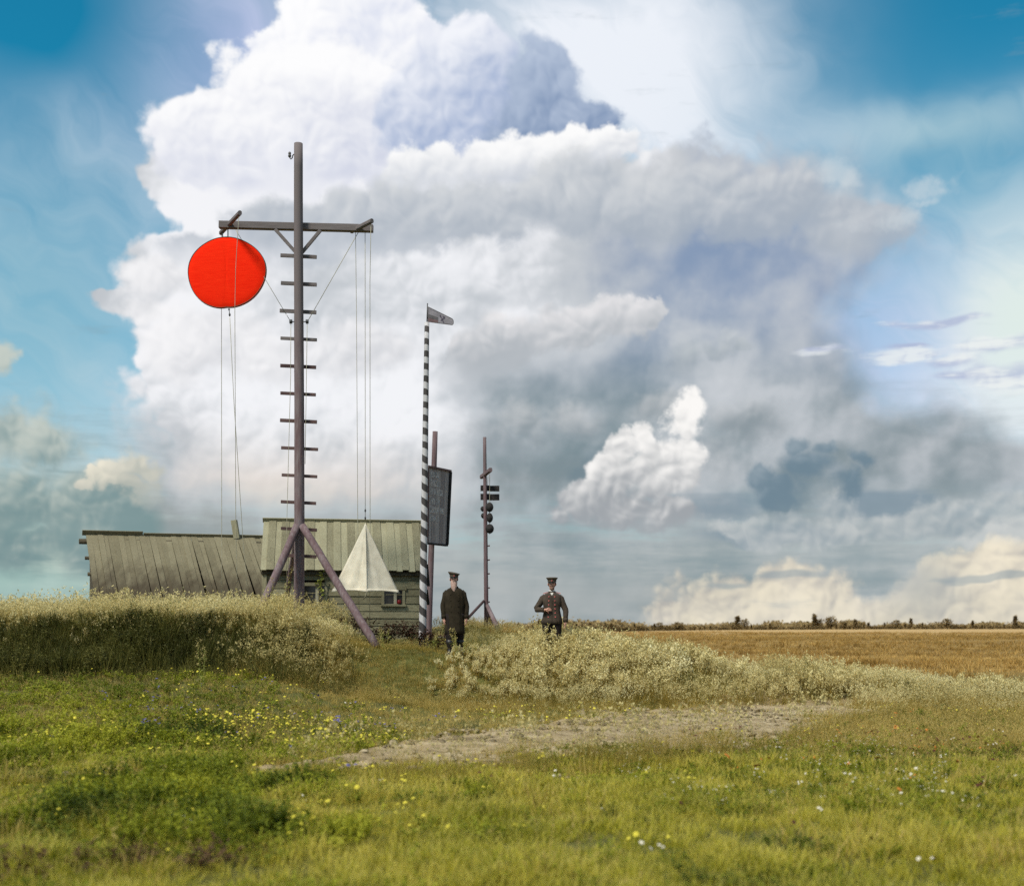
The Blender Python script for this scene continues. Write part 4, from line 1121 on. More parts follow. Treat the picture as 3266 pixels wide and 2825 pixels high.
def skin_mesh(name, chains, root=0, sub=2):
    """one continuous surface grown round a joint skeleton; chains = (verts, edges, radii)"""
    vs, es, rs_ = chains
    me = bpy.data.meshes.new(name); me.from_pydata(vs, es, [])
    o = bpy.data.objects.new(name, me); COL.objects.link(o)
    md = o.modifiers.new('skin', 'SKIN'); md.use_smooth_shade = True; md.branch_smoothing = 0.3
    if not me.skin_vertices: me.skin_vertices.new()
    for i, sv in enumerate(me.skin_vertices[0].data):
        r = rs_[i]; sv.radius = r if hasattr(r, '__len__') else (r, r); sv.use_root = (i == root)
    sd_ = o.modifiers.new('sub', 'SUBSURF'); sd_.levels = sub; sd_.render_levels = sub
    dg = bpy.context.evaluated_depsgraph_get(); dg.update()
    nm = bpy.data.meshes.new_from_object(o.evaluated_get(dg))
    bpy.data.objects.remove(o); nm.name = name
    nm.polygons.foreach_set('use_smooth', [True]*len(nm.polygons))
    return nm
def ell(c, rx, ry, n=20, rot=0.0, tiltx=0.0, tilty=0.0, sq=2.0):
    """superellipse ring round c, in the horizontal plane"""
    out = []
    for k in range(n):
        t = 2*math.pi*k/n; ct, s_ = math.cos(t), math.sin(t)
        x = rx*math.copysign(abs(ct)**(2/sq), ct); y = ry*math.copysign(abs(s_)**(2/sq), s_)
        out.append(Vector((c[0]+x*math.cos(rot)-y*math.sin(rot), c[1]+x*math.sin(rot)+y*math.cos(rot), c[2]+tiltx*x+tilty*y)))
    return out

def person(label, base, yaw, pose, dress):
    root = thing('person', label, 'person', base)
    root.rotation_euler = (0, 0, yaw)
    def put_(mb, name, mat, par=None):
        o = mb.build(name, mat); o.parent = par or root; return o
    # skeleton; x right in the picture, -y towards the camera
    vs, es, rs_ = [], [], []
    def J(p, r, par=None):
        vs.append(Vector(p)); rs_.append(r)
        if par is not None: es.append((par, len(vs)-1))
        return len(vs)-1
    pel = J((0, 0, .93), (.15, .11))
    wst = J((0, 0, 1.10), (.145, .105), pel)
    chs = J((0, .0, 1.27), (.145, .095), wst)
    nkb = J((0, .01, 1.41), (.062, .060), chs)
    nk = J((0, .0, 1.49), (.056, .058), nkb)
    hx, hy = pose['head']
    chin = J((hx*.4, -.022+hy*.3, 1.535), (.052, .066), nk)
    mid = J((hx*.7, -.015+hy*.5, 1.605), (.070, .090), chin)
    brow = J((hx, -.005+hy*.6, 1.665), (.074, .096), mid)
    crown = J((hx, .008+hy*.6, 1.722), (.058, .074), brow)
    for sg, hip in ((-1, pose['feet'][0]), (1, pose['feet'][1])):
        h_ = J((sg*.095, 0, .88), .098, pel)
        k_ = J(((sg*.10+hip[0])/2+0.0, hip[1]*.5-.02, .50), .066, h_)
        c_ = J((hip[0]*.8+sg*.02, hip[1]*.8+.02, .33), .060, k_)
        a_ = J((hip[0], hip[1]+.01, .095), .032, c_)
        J((hip[0]+sg*.012, hip[1]-.10, .045), (.030, .024), a_)
    hands = []
    for sg, arm in ((-1, pose['arms'][0]), (1, pose['arms'][1])):
        sh = J((sg*.150, .01, 1.370), .050, chs)
        el_, wr, fdir, palmn = [Vector(v) for v in arm]
        up_ = J(Vector((sg*.17, .01, 1.35)).lerp(el_, .5), .046, sh)
        e_ = J(el_, .046, up_)
        f_ = J(el_.lerp(wr, .45), .043, e_)
        w_ = J(wr, .029, f_)
        fdir.normalize(); palmn.normalize(); side = fdir.cross(palmn).normalized()
        pm_ = J(wr + fdir*.055, (.030, .022), w_)
        kn = J(wr + fdir*.088, (.030, .016), pm_)
        for i, (o_, ln, cu) in enumerate(((-.030, .066, .30), (-.010, .076, .34), (.010, .071, .40), (.029, .056, .48))):
            p0 = wr + fdir*.080 + side*o_
            b0_ = J(p0, .0098, pm_)
            d = fdir.copy(); p = p0; last = b0_
            for s_, fr_ in enumerate((.45, .32, .23)):
                d = (d*math.cos(cu*pose['curl']) + palmn*math.sin(cu*pose['curl'])).normalized()
                p = p + d*ln*fr_; last = J(p, .0092-.0012*s_, last)
        ts = pose['thumb'][0 if sg < 0 else 1]
        t0 = J(wr + fdir*.030 + side*ts*.030, .0125, pm_)
        t1 = J(wr + fdir*.058 + side*ts*.046 + palmn*.012, .0105, t0)
        J(wr + fdir*.082 + side*ts*.044 + palmn*.026, .0092, t1)
        hands.append((el_, wr, sg))
    body = skin_mesh('body', (vs, es, rs_))
    body.materials.append(M['skin'])
    bm = bmesh.new(); bm.from_mesh(body)      # face relief on the same surface
    for v in bm.verts:
        if v.co.z > 1.50 and v.co.y < 0.02:
            q = v.co - Vector((hx*.8, 0, 0))
            nose = math.exp(-(q.x/.014)**2 - ((q.z-1.618)/.026)**2)
            sock = math.exp(-((abs(q.x)-.030)/.014)**2 - ((q.z-1.645)/.012)**2)
            brw = math.exp(-(q.x/.055)**2 - ((q.z-1.664)/.009)**2)
            chn = math.exp(-(q.x/.024)**2 - ((q.z-1.528)/.018)**2)
            lip = math.exp(-(q.x/.022)**2 - ((q.z-1.573)/.010)**2)
            v.co.y += -.026*nose + .010*sock - .005*brw - .010*chn - .006*lip
    bm.to_mesh(body); bm.free()
    bo = bpy.data.objects.new('body', body); COL.objects.link(bo); bo.parent = root
    hc = Vector((hx*.9, hy*.55, 0))
    fy = hy*.5
    mb = MB()
    for sg in (-1, 1): mb.ball(hc + Vector((sg*.030, -.083, 1.645)), .0085, 10, 7)
    put_(mb, 'eyes', M['eye'])
    mb = MB()
    for sg in (-1, 1):
        mb.ball(hc + Vector((sg*.083, .012, 1.628)), .026, 10, 8, (.42, .75, 1.15))
    put_(mb, 'ears', M['skin'])
    mb = MB()      # hair: a close shell on the back and sides of the head
    rr = []
    for (z_, rx, ry, yo) in ((1.575, .066, .060, .030), (1.61, .080, .078, .022), (1.66, .084, .092, .016), (1.70, .078, .088, .012)):
        rr.append([hc + Vector((rx*math.cos(t), yo + ry*math.sin(t), z_)) for t in np.linspace(math.radians(-14), math.radians(194), 18)] + [hc + Vector((rx*.9*math.cos(t), yo+.9*ry*math.sin(t), z_)) for t in np.linspace(math.radians(194), math.radians(-14), 18)])
    mb.rings(rr); put_(mb, 'hair', dress['hair'])
    # cap
    cc = hc + Vector((0, .004, 1.672)); tx, ty = dress['cap_tilt']
    mb = MB()
    def cr(z_, rx, ry, k=1.0): return ell(cc + Vector((0, .004*k, z_)), rx, ry, 28, 0, tx*k, ty*k)
    mb.rings([cr(0, .090, .104), cr(.012, .093, .107), cr(.046, .094, .108)]); band = put_(mb, 'cap_band', dress['band'])
    mb = MB(); T_ = dress['cap_top']
    mb.rings([cr(.044, .0945, .1085), cr(.062, .104*T_, .118*T_, 1.3), cr(.082, .122*T_, .134*T_, 1.9), cr(.092, .124*T_, .136*T_, 2.0), cr(.101, .112*T_, .124*T_, 2.0), cr(.106, .06, .07, 2.0), cr(.107, .012, .012, 2.0)])
    put_(mb, 'cap_top', dress['cap'])
    mb = MB(); ra, rb = [], []
    for k in range(13):
        t = math.radians(205 + 130*k/12)
        inn = cc + Vector((.094*math.cos(t), .104*math.sin(t)+.002, .004)); w = math.sin(math.pi*k/12)
        outp = inn + Vector((math.cos(t)*.018*w, -.052*w, -.028*w))
        ra += [inn, outp]; rb += [inn+Vector((0, .001, .006)), outp+Vector((0, 0, .006))]
    n2_ = len(ra); fs = []
    for k in range(12):
        i = 2*k; fs += [(i, i+1, i+3, i+2), (n2_+i, n2_+i+2, n2_+i+3, n2_+i+1), (i+1, n2_+i+1, n2_+i+3, i+3), (i, i+2, n2_+i+2, n2_+i)]
    mb.add(ra+rb, fs, True); put_(mb, 'cap_peak', M['visor'])
    put_(MB().ball(cc + Vector((0, -.112, .028)), .011, 8, 6, (1, .5, 1.2)), 'cockade', M['button'])
    if dress.get('beard'):
        mb = MB()
        mb.rings([ell(hc*1.0 + Vector((x_, y_, z_)), a, b_, 18) for (x_, y_, z_, a, b_) in ((0, -.030, 1.600, .070, .058), (0, -.045, 1.565, .072, .062), (0, -.055, 1.52, .068, .062), (0, -.075, 1.47, .062, .050), (0, -.088, 1.42, .046, .034), (0, -.096, 1.38, .030, .024), (0, -.098, 1.345, .012, .010))])
        for v in range(len(mb.v)):
            p = Vector(mb.v[v]); p.x += .006*math.sin(p.z*130+p.x*60); mb.v[v] = tuple(p)
        put_(mb, 'beard', M['beard'])
        mb = MB(); mb.tube([hc+Vector((-.045, -.078, 1.578)), hc+Vector((-.018, -.100, 1.592)), hc+Vector((0, -.104, 1.594)), hc+Vector((.018, -.100, 1.592)), hc+Vector((.045, -.078, 1.578))], [.006, .013, .011, .013, .006], 8)
        put_(mb, 'moustache', M['beard'])
    else:
        mb = MB(); mb.tube([hc+Vector((-.050, -.074, 1.588)), hc+Vector((-.020, -.098, 1.590)), hc+Vector((0, -.100, 1.594)), hc+Vector((.020, -.098, 1.590)), hc+Vector((.050, -.074, 1.588))], [.004, .009, .007, .009, .004], 8)
        put_(mb, 'moustache', M['dark_beard'])
        put_(MB().rings([ell(hc + Vector((0, -.046, z_)), a, b_, 14) for z_, a, b_ in ((1.556, .046, .040), (1.53, .048, .044), (1.505, .036, .036), (1.488, .018, .02))]), 'beard', M['dark_beard'])
        put_(MB().rings([ell((hx*.3, .003, z_), a, b_, 18) for z_, a, b_ in ((1.462, .072, .074), (1.500, .067, .070), (1.500, .062, .065), (1.462, .064, .066))], capa=False, capb=False), 'collar', M['linen'])
    # trousers and boots
    for sg, hip in ((-1, pose['feet'][0]), (1, pose['feet'][1])):
        mb = MB(); tp = Vector((sg*.095, 0, .90)); kn = Vector(((sg*.10+hip[0])/2, hip[1]*.5-.02, .50)); an = Vector((hip[0], hip[1]+.015, .12))
        mb.rings([ell(tp.lerp(kn, t), a, a*1.05, 16) for t, a in ((0, .118), (.4, .106), (1, .088))] + [ell(kn.lerp(an, t), a, a*1.05, 16) for t, a in ((.25, .083), (.45, .077), (.6, .079))])
        put_(mb, 'trouser_leg', dress['trouser'])
        mb = MB()
        mb.rings([ell(kn.lerp(an, t), a, a*1.08, 16) for t, a in ((.40, .083), (.6, .079), (.85, .058), (1.0, .053))] + [ell((hip[0]+sg*.008, hip[1]-.02, .075), .050, .085, 16), ell((hip[0]+sg*.016, hip[1]-.055, .045), .048, .125, 16), ell((hip[0]+sg*.016, hip[1]-.055, .012), .050, .130, 16), ell((hip[0]+sg*.016, hip[1]-.055, .0), .046, .124, 16)])
        put_(mb, 'boot', M['boot'])
    # coat: trunk and two sleeves sewn into one garment
    mb = MB()
    rings_ = [ell((c[0], c[1], c[2]), a, b_, 24, 0, 0, 0, 2.3) for (c, a, b_) in dress['coat']]
    for i, rg in enumerate(rings_):
        for k, p in enumerate(rg):
            wv = dress['flare']*max(0, (1.05-p.z))*math.sin(k/24*2*math.pi*5+i*.3)
            p += Vector((p.x, p.y, 0)).normalized()*wv
    mb.rings(rings_)
    for (el_, wr, sg) in hands:
        s0 = Vector((sg*.140, .01, 1.372)); d0 = (el_-s0)
        sl = [s0, s0.lerp(el_, .14)+Vector((sg*.026, 0, -.008)), s0.lerp(el_, .5)+Vector((sg*.006, 0, 0)), el_.lerp(s0, .06), el_.lerp(wr, .12), el_.lerp(wr, .5), wr + (el_-wr).normalized()*.005]
        mb.tube(sl, [.060, .072, .068, .062, .060, .054, .047], 16)
    co = put_(mb, 'coat', dress['cloth'])
    put_(MB().rings([ell((0, .006, z_), a, b_, 20) for z_, a, b_ in ((1.425, .098, .094), (1.47, .078, .078), (1.485, .074, .074), (1.47, .068, .068), (1.43, .07, .07))], capa=False, capb=False), 'coat_collar', dress['cloth'])
    for (el_, wr, sg) in hands:
        d = (wr-el_).normalized()
        put_(MB().tube([wr - d*.075, wr - d*.07, wr + d*.002], [.052, .0565, .0545], 16), 'cuff', dress['cuff'])
    def front(x_, z_):
        """point on the front of the coat"""
        zs = [c[2] for c, a, b_ in dress['coat']]
        o_ = sorted(dress['coat'], key=lambda q: q[0][2])
        zz = [q[0][2] for q in o_]; a = np.interp(z_, zz, [q[1] for q in o_]); b_ = np.interp(z_, zz, [q[2] for q in o_]); cy_ = np.interp(z_, zz, [q[0][1] for q in o_])
        return Vector((x_, cy_ - b_*(max(0.0, 1-abs(x_/a)**2.3))**(1/2.3), z_))
    for (x_, z_) in dress['buttons']:
        put_(MB().ball(front(x_, z_)+Vector((0, -.004, 0)), .0135, 10, 8, (1, .5, 1)), 'button', dress['btn'])
    mb = MB(); lp = [front(dress['lap'], z_)+Vector((0, -.003, 0)) for z_ in np.linspace(1.40, dress['hem']+.01, 12)]
    mb.tube(lp, .007, 6); put_(mb, 'front_edge', dress['cloth'])
    if dress.get('boards'):
        for sg in (-1, 1):
            mb = MB(); mb.beam((sg*.085, .012, 1.462), (sg*.185, .012, 1.432), .062, .014); put_(mb, 'shoulder_board', M['board_s'])
        put_(MB().add([front(0, 1.42)+Vector(v) for v in ((-.034, -.012, .028), (.034, -.012, .028), (.012, -.020, -.022), (-.012, -.020, -.022), (-.034, -.004, .028), (.034, -.004, .028), (.012, -.008, -.022), (-.012, -.008, -.022))], [(0, 1, 2, 3), (7, 6, 5, 4), (0, 4, 5, 1), (1, 5, 6, 2), (2, 6, 7, 3), (3, 7, 4, 0)]), 'neck_badge', M['linen'])
    return root

b1 = Vector((-1.222, 26.1, 0)); b1.z = tzf(b1.x, b1.y)-.005
person('bearded man in a long dark overcoat and peaked cap, beside the striped pole', b1, R(4),
       dict(head=(-.012, -.018), feet=((-.10, -.06), (.13, .10)), arms=(((-.243, .02, 1.07), (-.226, -.06, .80), (.02, -.15, -1), (1, .15, 0)), ((.256, .03, 1.07), (.250, -.05, .80), (-.02, -.15, -1), (-1, .15, 0))), curl=.9, thumb=(1, -1)),
       dict(hair=M['hair'], cap_tilt=(-.10, .04), cap_top=1.02, cap=M['cap'], band=M['cap'], beard=True, trouser=M['trouser'], cloth=M['coat'], cuff=M['coat'], flare=.010,
            coat=[((0, .005, 1.455), .088, .085), ((0, .005, 1.425), .145, .105), ((0, .0, 1.385), .188, .124), ((0, .0, 1.30), .205, .140), ((0, 0, 1.15), .215, .145), ((0, 0, 1.0), .205, .142), ((0, 0, .85), .205, .145), ((0, 0, .70), .210, .152), ((0, 0, .55), .214, .160), ((0, 0, .475), .216, .164), ((0, 0, .470), .205, .152)],
            buttons=[(-.085, 1.30), (.085, 1.30), (-.08, 1.18), (.08, 1.18), (-.075, 1.06), (.075, 1.06), (-.075, .94), (.075, .94)], btn=M['coat'], lap=.10, hem=.47))
b2 = Vector((.846, 26.0, 0)); b2.z = tzf(b2.x, b2.y)
b2.z -= .005
person('uniformed man in a double-breasted tunic with one hand at his belly, standing in pale weeds', b2, R(-3),
       dict(head=(.0, -.006), feet=((-.12, .0), (.12, .02)), arms=(((-.345, .04, 1.095), (-.150, -.175, 1.085), (1, -.10, .15), (.1, .75, -.35)), ((.292, .02, 1.08), (.285, -.05, .835), (.0, -.1, -1), (-1, .15, 0))), curl=1.0, thumb=(-1, -1)),
       dict(hair=M['hair'], cap_tilt=(0.0, .02), cap_top=1.0, cap=M['cap'], band=M['cap'], beard=False, trouser=M['trouser'], cloth=M['tunic'], cuff=M['tunic'], flare=.012, boards=True,
            coat=[((0, .005, 1.455), .080, .080), ((0, .005, 1.43), .140, .102), ((0, .0, 1.385), .198, .125), ((0, -.005, 1.29), .205, .145), ((0, 0, 1.18), .186, .138), ((0, 0, 1.08), .172, .130), ((0, 0, .98), .192, .140), ((0, 0, .88), .212, .152), ((0, 0, .80), .222, .160), ((0, 0, .795), .21, .15)],
            buttons=[(s*(.062+.012*i/5*(1 if i > 2 else .4)), 1.36-.085*i) for i in range(6) for s in (-1, 1)], btn=M['button'], lap=.0, hem=.80))
# ------------------------------------------------------------------ vegetation
SRC = bpy.data.collections.new('plant_sources')      # plants that the scattered growth repeats
def leafmat(name, stops, tip=None, trans=0.30, tipfrom=0.55):
    """stops: colours picked per plant; tip: colour the blade dries to at its end"""
    m, nt, b = newmat(name)
    at_ = N(nt, 'ShaderNodeAttribute', attribute_type='INSTANCER', attribute_name='tint')
    ah = N(nt, 'ShaderNodeAttribute', attribute_type='GEOMETRY', attribute_name='hgt')
    av = N(nt, 'ShaderNodeAttribute', attribute_type='GEOMETRY', attribute_name='var')
    f = mathn(nt, 'ADD', mathn(nt, 'MULTIPLY', at_.outputs['Fac'], 0.72), mathn(nt, 'MULTIPLY', av.outputs['Fac'], 0.28))
    c = ramp(nt, f, [(i/(len(stops)-1), s) for i, s in enumerate(stops)])
    if tip is not None:
        mr = N(nt, 'ShaderNodeMapRange', interpolation_type='SMOOTHSTEP'); L(nt, ah.outputs['Fac'], mr.inputs[0])
        mr.inputs[1].default_value = tipfrom; mr.inputs[2].default_value = 1.0
        c = mixn(nt, mr.outputs[0], c, tip)
    L(nt, c, b.inputs['Base Color']); b.inputs['Roughness'].default_value = 0.6; b.inputs['Specular IOR Level'].default_value = 0.2
    tr_ = N(nt, 'ShaderNodeBsdfTranslucent'); L(nt, c, tr_.inputs[0])
    ms = N(nt, 'ShaderNodeMixShader'); ms.inputs[0].default_value = trans
    L(nt, b.outputs[0], ms.inputs[1]); L(nt, tr_.outputs[0], ms.inputs[2])
    L(nt, ms.outputs[0], nt.nodes['Material Output'].inputs[0])
    return m
class PM:
    """plant mesh builder with height and variation attributes"""
    def __init__(s): s.v = []; s.f = []; s.h = []; s.r = []; s.mi = []
    def quadstrip(s, pts, widths, side, var, mi=0, h0=0.0, h1=1.0):
        b = len(s.v); n = len(pts)
        for i, (p, w) in enumerate(zip(pts, widths)):
            hh = h0+(h1-h0)*i/(n-1)
            s.v += [p - side*w/2, p + side*w/2]; s.h += [hh, hh]; s.r += [var, var]
        for i in range(n-1):
            s.f.append((b+2*i, b+2*i+1, b+2*i+3, b+2*i+2)); s.mi.append(mi)
    def blade(s, base, h, lean, ang, w, rnd, mi=0, seg=3, droop=1.6):
        d = Vector((math.cos(ang), math.sin(ang), 0)); side = Vector((-d.y, d.x, 0))
        tw = rnd.uniform(-.8, .8); side = (side*math.cos(tw) + d*math.sin(tw))
        pts, ws = [], []
        for i in range(seg+1):
            t = i/seg
            pts.append(base + d*(lean*h*t**droop) + Vector((0, 0, h*(t - 0.35*lean*lean*t*t)))); ws.append(w*(1-t**1.5)*0.95+w*0.05)
        s.quadstrip(pts, ws, side, rnd.random(), mi)
        return pts
    def leaf(s, p, d, l, w, rnd, mi=0, hh=0.5, curl=0.25):
        d = d.normalized(); side = d.cross(Vector((rnd.uniform(-.5, .5), rnd.uniform(-.5, .5), 1)))
        if side.length < 1e-3: side = Vector((1, 0, 0))
        side.normalize(); up = side.cross(d)
        b = len(s.v); v = rnd.random()
        s.v += [p, p + d*l*.45 + side*w/2 + up*curl*l*.2, p + d*l - up*curl*l*.15, p + d*l*.45 - side*w/2 + up*curl*l*.2]
        s.h += [hh*.8, hh, hh, hh]; s.r += [v]*4
        s.f.append((b, b+1, b+2, b+3)); s.mi.append(mi)
    def tuft(s, c, r, n, rnd, mi, hh=1.0, flat=1.0, sz=.5):
        for _ in range(n):
            d = Vector((rnd.gauss(0, 1), rnd.gauss(0, 1), rnd.gauss(0, 1)*flat)).normalized()
            s.leaf(c + d*r*rnd.uniform(.0, .7), d + Vector((0, 0, .25)), r*sz*2*rnd.uniform(.6, 1.2), r*sz*rnd.uniform(.7, 1.3), rnd, mi, hh)
    def disc(s, c, r, nrm, rnd, mi, n=7, dome=.3):
        nrm = nrm.normalized(); a = nrm.cross(Vector((0.3, 1, 0.1))).normalized(); b_ = nrm.cross(a)
        b = len(s.v); v = rnd.random(); s.v.append(c + nrm*r*dome); s.h.append(1); s.r.append(v)
        for k in range(n):
            t = 2*math.pi*k/n; s.v.append(c + (a*math.cos(t)+b_*math.sin(t))*r*rnd.uniform(.85, 1.1)); s.h.append(1); s.r.append(v)
        for k in range(n): s.f.append((b, b+1+k, b+1+(k+1) % n)); s.mi.append(mi)
    def mesh(s, name, mats):
        me = bpy.data.meshes.new(name); me.from_pydata([tuple(v) for v in s.v], [], s.f)
        for m_ in mats: me.materials.append(m_)
        me.polygons.foreach_set('material_index', s.mi)
        for nm, dat in (('hgt', s.h), ('var', s.r)):
            a_ = me.attributes.new(nm, 'FLOAT', 'POINT'); a_.data.foreach_set('value', dat)
        me.update(); return me
    def source(s, name, mats):
        o = bpy.data.objects.new(name, s.mesh(name, mats)); return o
def srcset(name, objs):
    c = bpy.data.collections.new(name)
    for i, o in enumerate(objs):
        o.name = f'{name}_{i:02d}'; c.objects.link(o)
    return c
def scatter(name, coll, P, tint, scale, tilt=0.15, seed=0, nvar=None, spread_xy=None):
    """one object of countless small plants standing at the points P"""
    r = np.random.default_rng(seed); n = len(P)
    me = bpy.data.meshes.new(name); me.vertices.add(n)
    me.vertices.foreach_set('co', np.asarray(P, np.float32).ravel())
    rot = np.stack([r.normal(0, tilt, n), r.normal(0, tilt, n), r.uniform(0, 2*math.pi, n)], 1).astype(np.float32)
    a = me.attributes.new('rot', 'FLOAT_VECTOR', 'POINT'); a.data.foreach_set('vector', rot.ravel())
    scl = np.asarray(scale, np.float32)*np.ones(n, np.float32)
    a = me.attributes.new('scl', 'FLOAT', 'POINT'); a.data.foreach_set('value', scl)
    a = me.attributes.new('tint', 'FLOAT', 'POINT'); a.data.foreach_set('value', np.clip(np.asarray(tint, np.float32), 0, 1))
    a = me.attributes.new('pick', 'INT', 'POINT'); a.data.foreach_set('value', r.integers(0, len(coll.objects), n).astype(np.int32))
    o = bpy.data.objects.new(name, me); COL.objects.link(o); tag(o, kind='stuff')
    g = bpy.data.node_groups.new(name+'_growth', 'GeometryNodeTree')
    g.interface.new_socket('Geometry', in_out='INPUT', socket_type='NodeSocketGeometry')
    g.interface.new_socket('Geometry', in_out='OUTPUT', socket_type='NodeSocketGeometry')
    gi, go = g.nodes.new('NodeGroupInput'), g.nodes.new('NodeGroupOutput')
    ci = g.nodes.new('GeometryNodeCollectionInfo'); ci.inputs[0].default_value = coll
    ci.inputs['Separate Children'].default_value = True; ci.inputs['Reset Children'].default_value = True
    ip_ = g.nodes.new('GeometryNodeInstanceOnPoints'); ip_.inputs['Pick Instance'].default_value = True
    def na(nm, dt):
        q = g.nodes.new('GeometryNodeInputNamedAttribute'); q.data_type = dt; q.inputs[0].default_value = nm; return q.outputs[0]
    g.links.new(gi.outputs[0], ip_.inputs['Points']); g.links.new(ci.outputs[0], ip_.inputs['Instance'])
    g.links.new(na('pick', 'INT'), ip_.inputs['Instance Index'])
    er = g.nodes.new('FunctionNodeEulerToRotation'); g.links.new(na('rot', 'FLOAT_VECTOR'), er.inputs[0])
    g.links.new(er.outputs[0], ip_.inputs['Rotation']); g.links.new(na('scl', 'FLOAT'), ip_.inputs['Scale'])
    g.links.new(ip_.outputs[0], go.inputs[0])
    md = o.modifiers.new('growth', 'NODES'); md.node_group = g
    return o
def fieldpts(density, x0, x1, y0, y1, seed, dens_fn=None, fov=0.52):
    """random ground points; dens_fn gives keep-probability"""
    r = np.random.default_rng(seed)
    n = int(density*(x1-x0)*(y1-y0))
    x = r.uniform(x0, x1, n); y = r.uniform(y0, y1, n)
    k = np.abs(x) < fov*y + 1.2
    if dens_fn is not None: k &= r.uniform(0, 1, n) < dens_fn(x, y)
    x, y = x[k], y[k]
    return x, y

# colours
G_FRESH = leafmat('fresh_grass', [(0.11, 0.130, 0.012), (0.27, 0.265, 0.018), (0.43, 0.385, 0.036), (0.54, 0.445, 0.085)], (0.54, 0.46, 0.12), .42)
G_HERB = leafmat('green_herbs', [(0.030, 0.046, 0.006), (0.105, 0.135, 0.010), (0.25, 0.27, 0.018), (0.40, 0.39, 0.035)], None, .34)
G_DRY = leafmat('dry_meadow_grass', [(0.15, 0.130, 0.020), (0.30, 0.225, 0.042), (0.44, 0.325, 0.085), (0.56, 0.43, 0.16)], (0.54, 0.41, 0.14), .38)
G_BANK = leafmat('dark_bank_grass', [(0.036, 0.038, 0.009), (0.080, 0.080, 0.016), (0.15, 0.135, 0.03), (0.26, 0.22, 0.07)], None, .25)
G_PALE = leafmat('pale_seed_heads', [(0.36, 0.29, 0.11), (0.56, 0.47, 0.20), (0.74, 0.66, 0.36), (0.84, 0.80, 0.54)], None, .38)
G_BRWN = leafmat('brown_field_grass', [(0.17, 0.10, 0.024), (0.30, 0.18, 0.045), (0.43, 0.27, 0.078), (0.54, 0.37, 0.13)], None, .3)
G_MAR = leafmat('dark_red_brown_leaves', [(0.045, 0.020, 0.012), (0.085, 0.042, 0.020), (0.13, 0.085, 0.035), (0.21, 0.16, 0.06)], None, .25)
F_YEL = plain('yellow_petals', (0.58, 0.50, 0.06), .7, .1)
F_WHT = plain('white_petals', (0.62, 0.58, 0.48), .7, .1)
F_BLU = plain('blue_petals', (0.12, 0.11, 0.24), .7, .1)
F_RED = plain('dark_seed_heads', (0.07, 0.02, 0.02), .8, .1)
F_ORG = plain('orange_petals', (0.42, 0.15, 0.03), .7, .1)

def grass_tuft(rnd, nb, h, spread, lean, w, mat, stalks=0, seedmat=None):
    p = PM()
    for i in range(nb):
        a, rr = rnd.uniform(0, 6.283), spread*math.sqrt(rnd.random())
        p.blade(Vector((math.cos(a)*rr, math.sin(a)*rr, -.02)), h*rnd.uniform(.55, 1.1), lean*rnd.uniform(.3, 1.6), a+rnd.uniform(-1, 1), w*rnd.uniform(.7, 1.3), rnd)
    for i in range(stalks):
        a, rr = rnd.uniform(0, 6.283), spread*math.sqrt(rnd.random())
        pts = p.blade(Vector((math.cos(a)*rr, math.sin(a)*rr, -.02)), h*rnd.uniform(1.25, 1.8), lean*.5, a, w*.5, rnd)
        p.tuft(pts[-1], h*.10, 5, rnd, 1 if seedmat else 0, 1, 1.6)
    return p.source('t', [mat]+([seedmat] if seedmat else []))
def herb(rnd, h, spread, nst, nleaf, lw, mat, flower=None, fr=.02, nfl=0):
    p = PM()
    for i in range(nst):
        a, rr = rnd.uniform(0, 6.283), spread*.5*math.sqrt(rnd.random())
        d = Vector((math.cos(a), math.sin(a), 0)); hh = h*rnd.uniform(.6, 1.1); base = d*rr
        top = base + d*spread*rnd.uniform(.2, .8) + Vector((0, 0, hh))
        p.quadstrip([base-Vector((0, 0, .02)), base.lerp(top, .5)+d*.01, top], [.006, .005, .003], Vector((-d.y, d.x, 0)), rnd.random())
        for j in range(nleaf):
            t = rnd.uniform(.15, 1.0); an = rnd.uniform(0, 6.283)
            dd = Vector((math.cos(an), math.sin(an), rnd.uniform(-.1, .8)))
            p.leaf(base.lerp(top, t), dd, lw*2*rnd.uniform(.6, 1.3), lw*rnd.uniform(.6, 1.2), rnd, 0, t)
    for i in range(nfl):
        a, rr = rnd.uniform(0, 6.283), spread*rnd.uniform(0, .9)
        c = Vector((math.cos(a)*rr, math.sin(a)*rr, h*rnd.uniform(.9, 1.25)))
        p.quadstrip([Vector((c.x*.7, c.y*.7, 0)), c], [.004, .003], Vector((1, 0, 0)), rnd.random())
        p.disc(c, fr*rnd.uniform(.7, 1.2), Vector((rnd.uniform(-.5, .5), rnd.uniform(-.9, .2), 1)), rnd, 1)
    return p.source('h', [mat]+([flower] if flower else []))
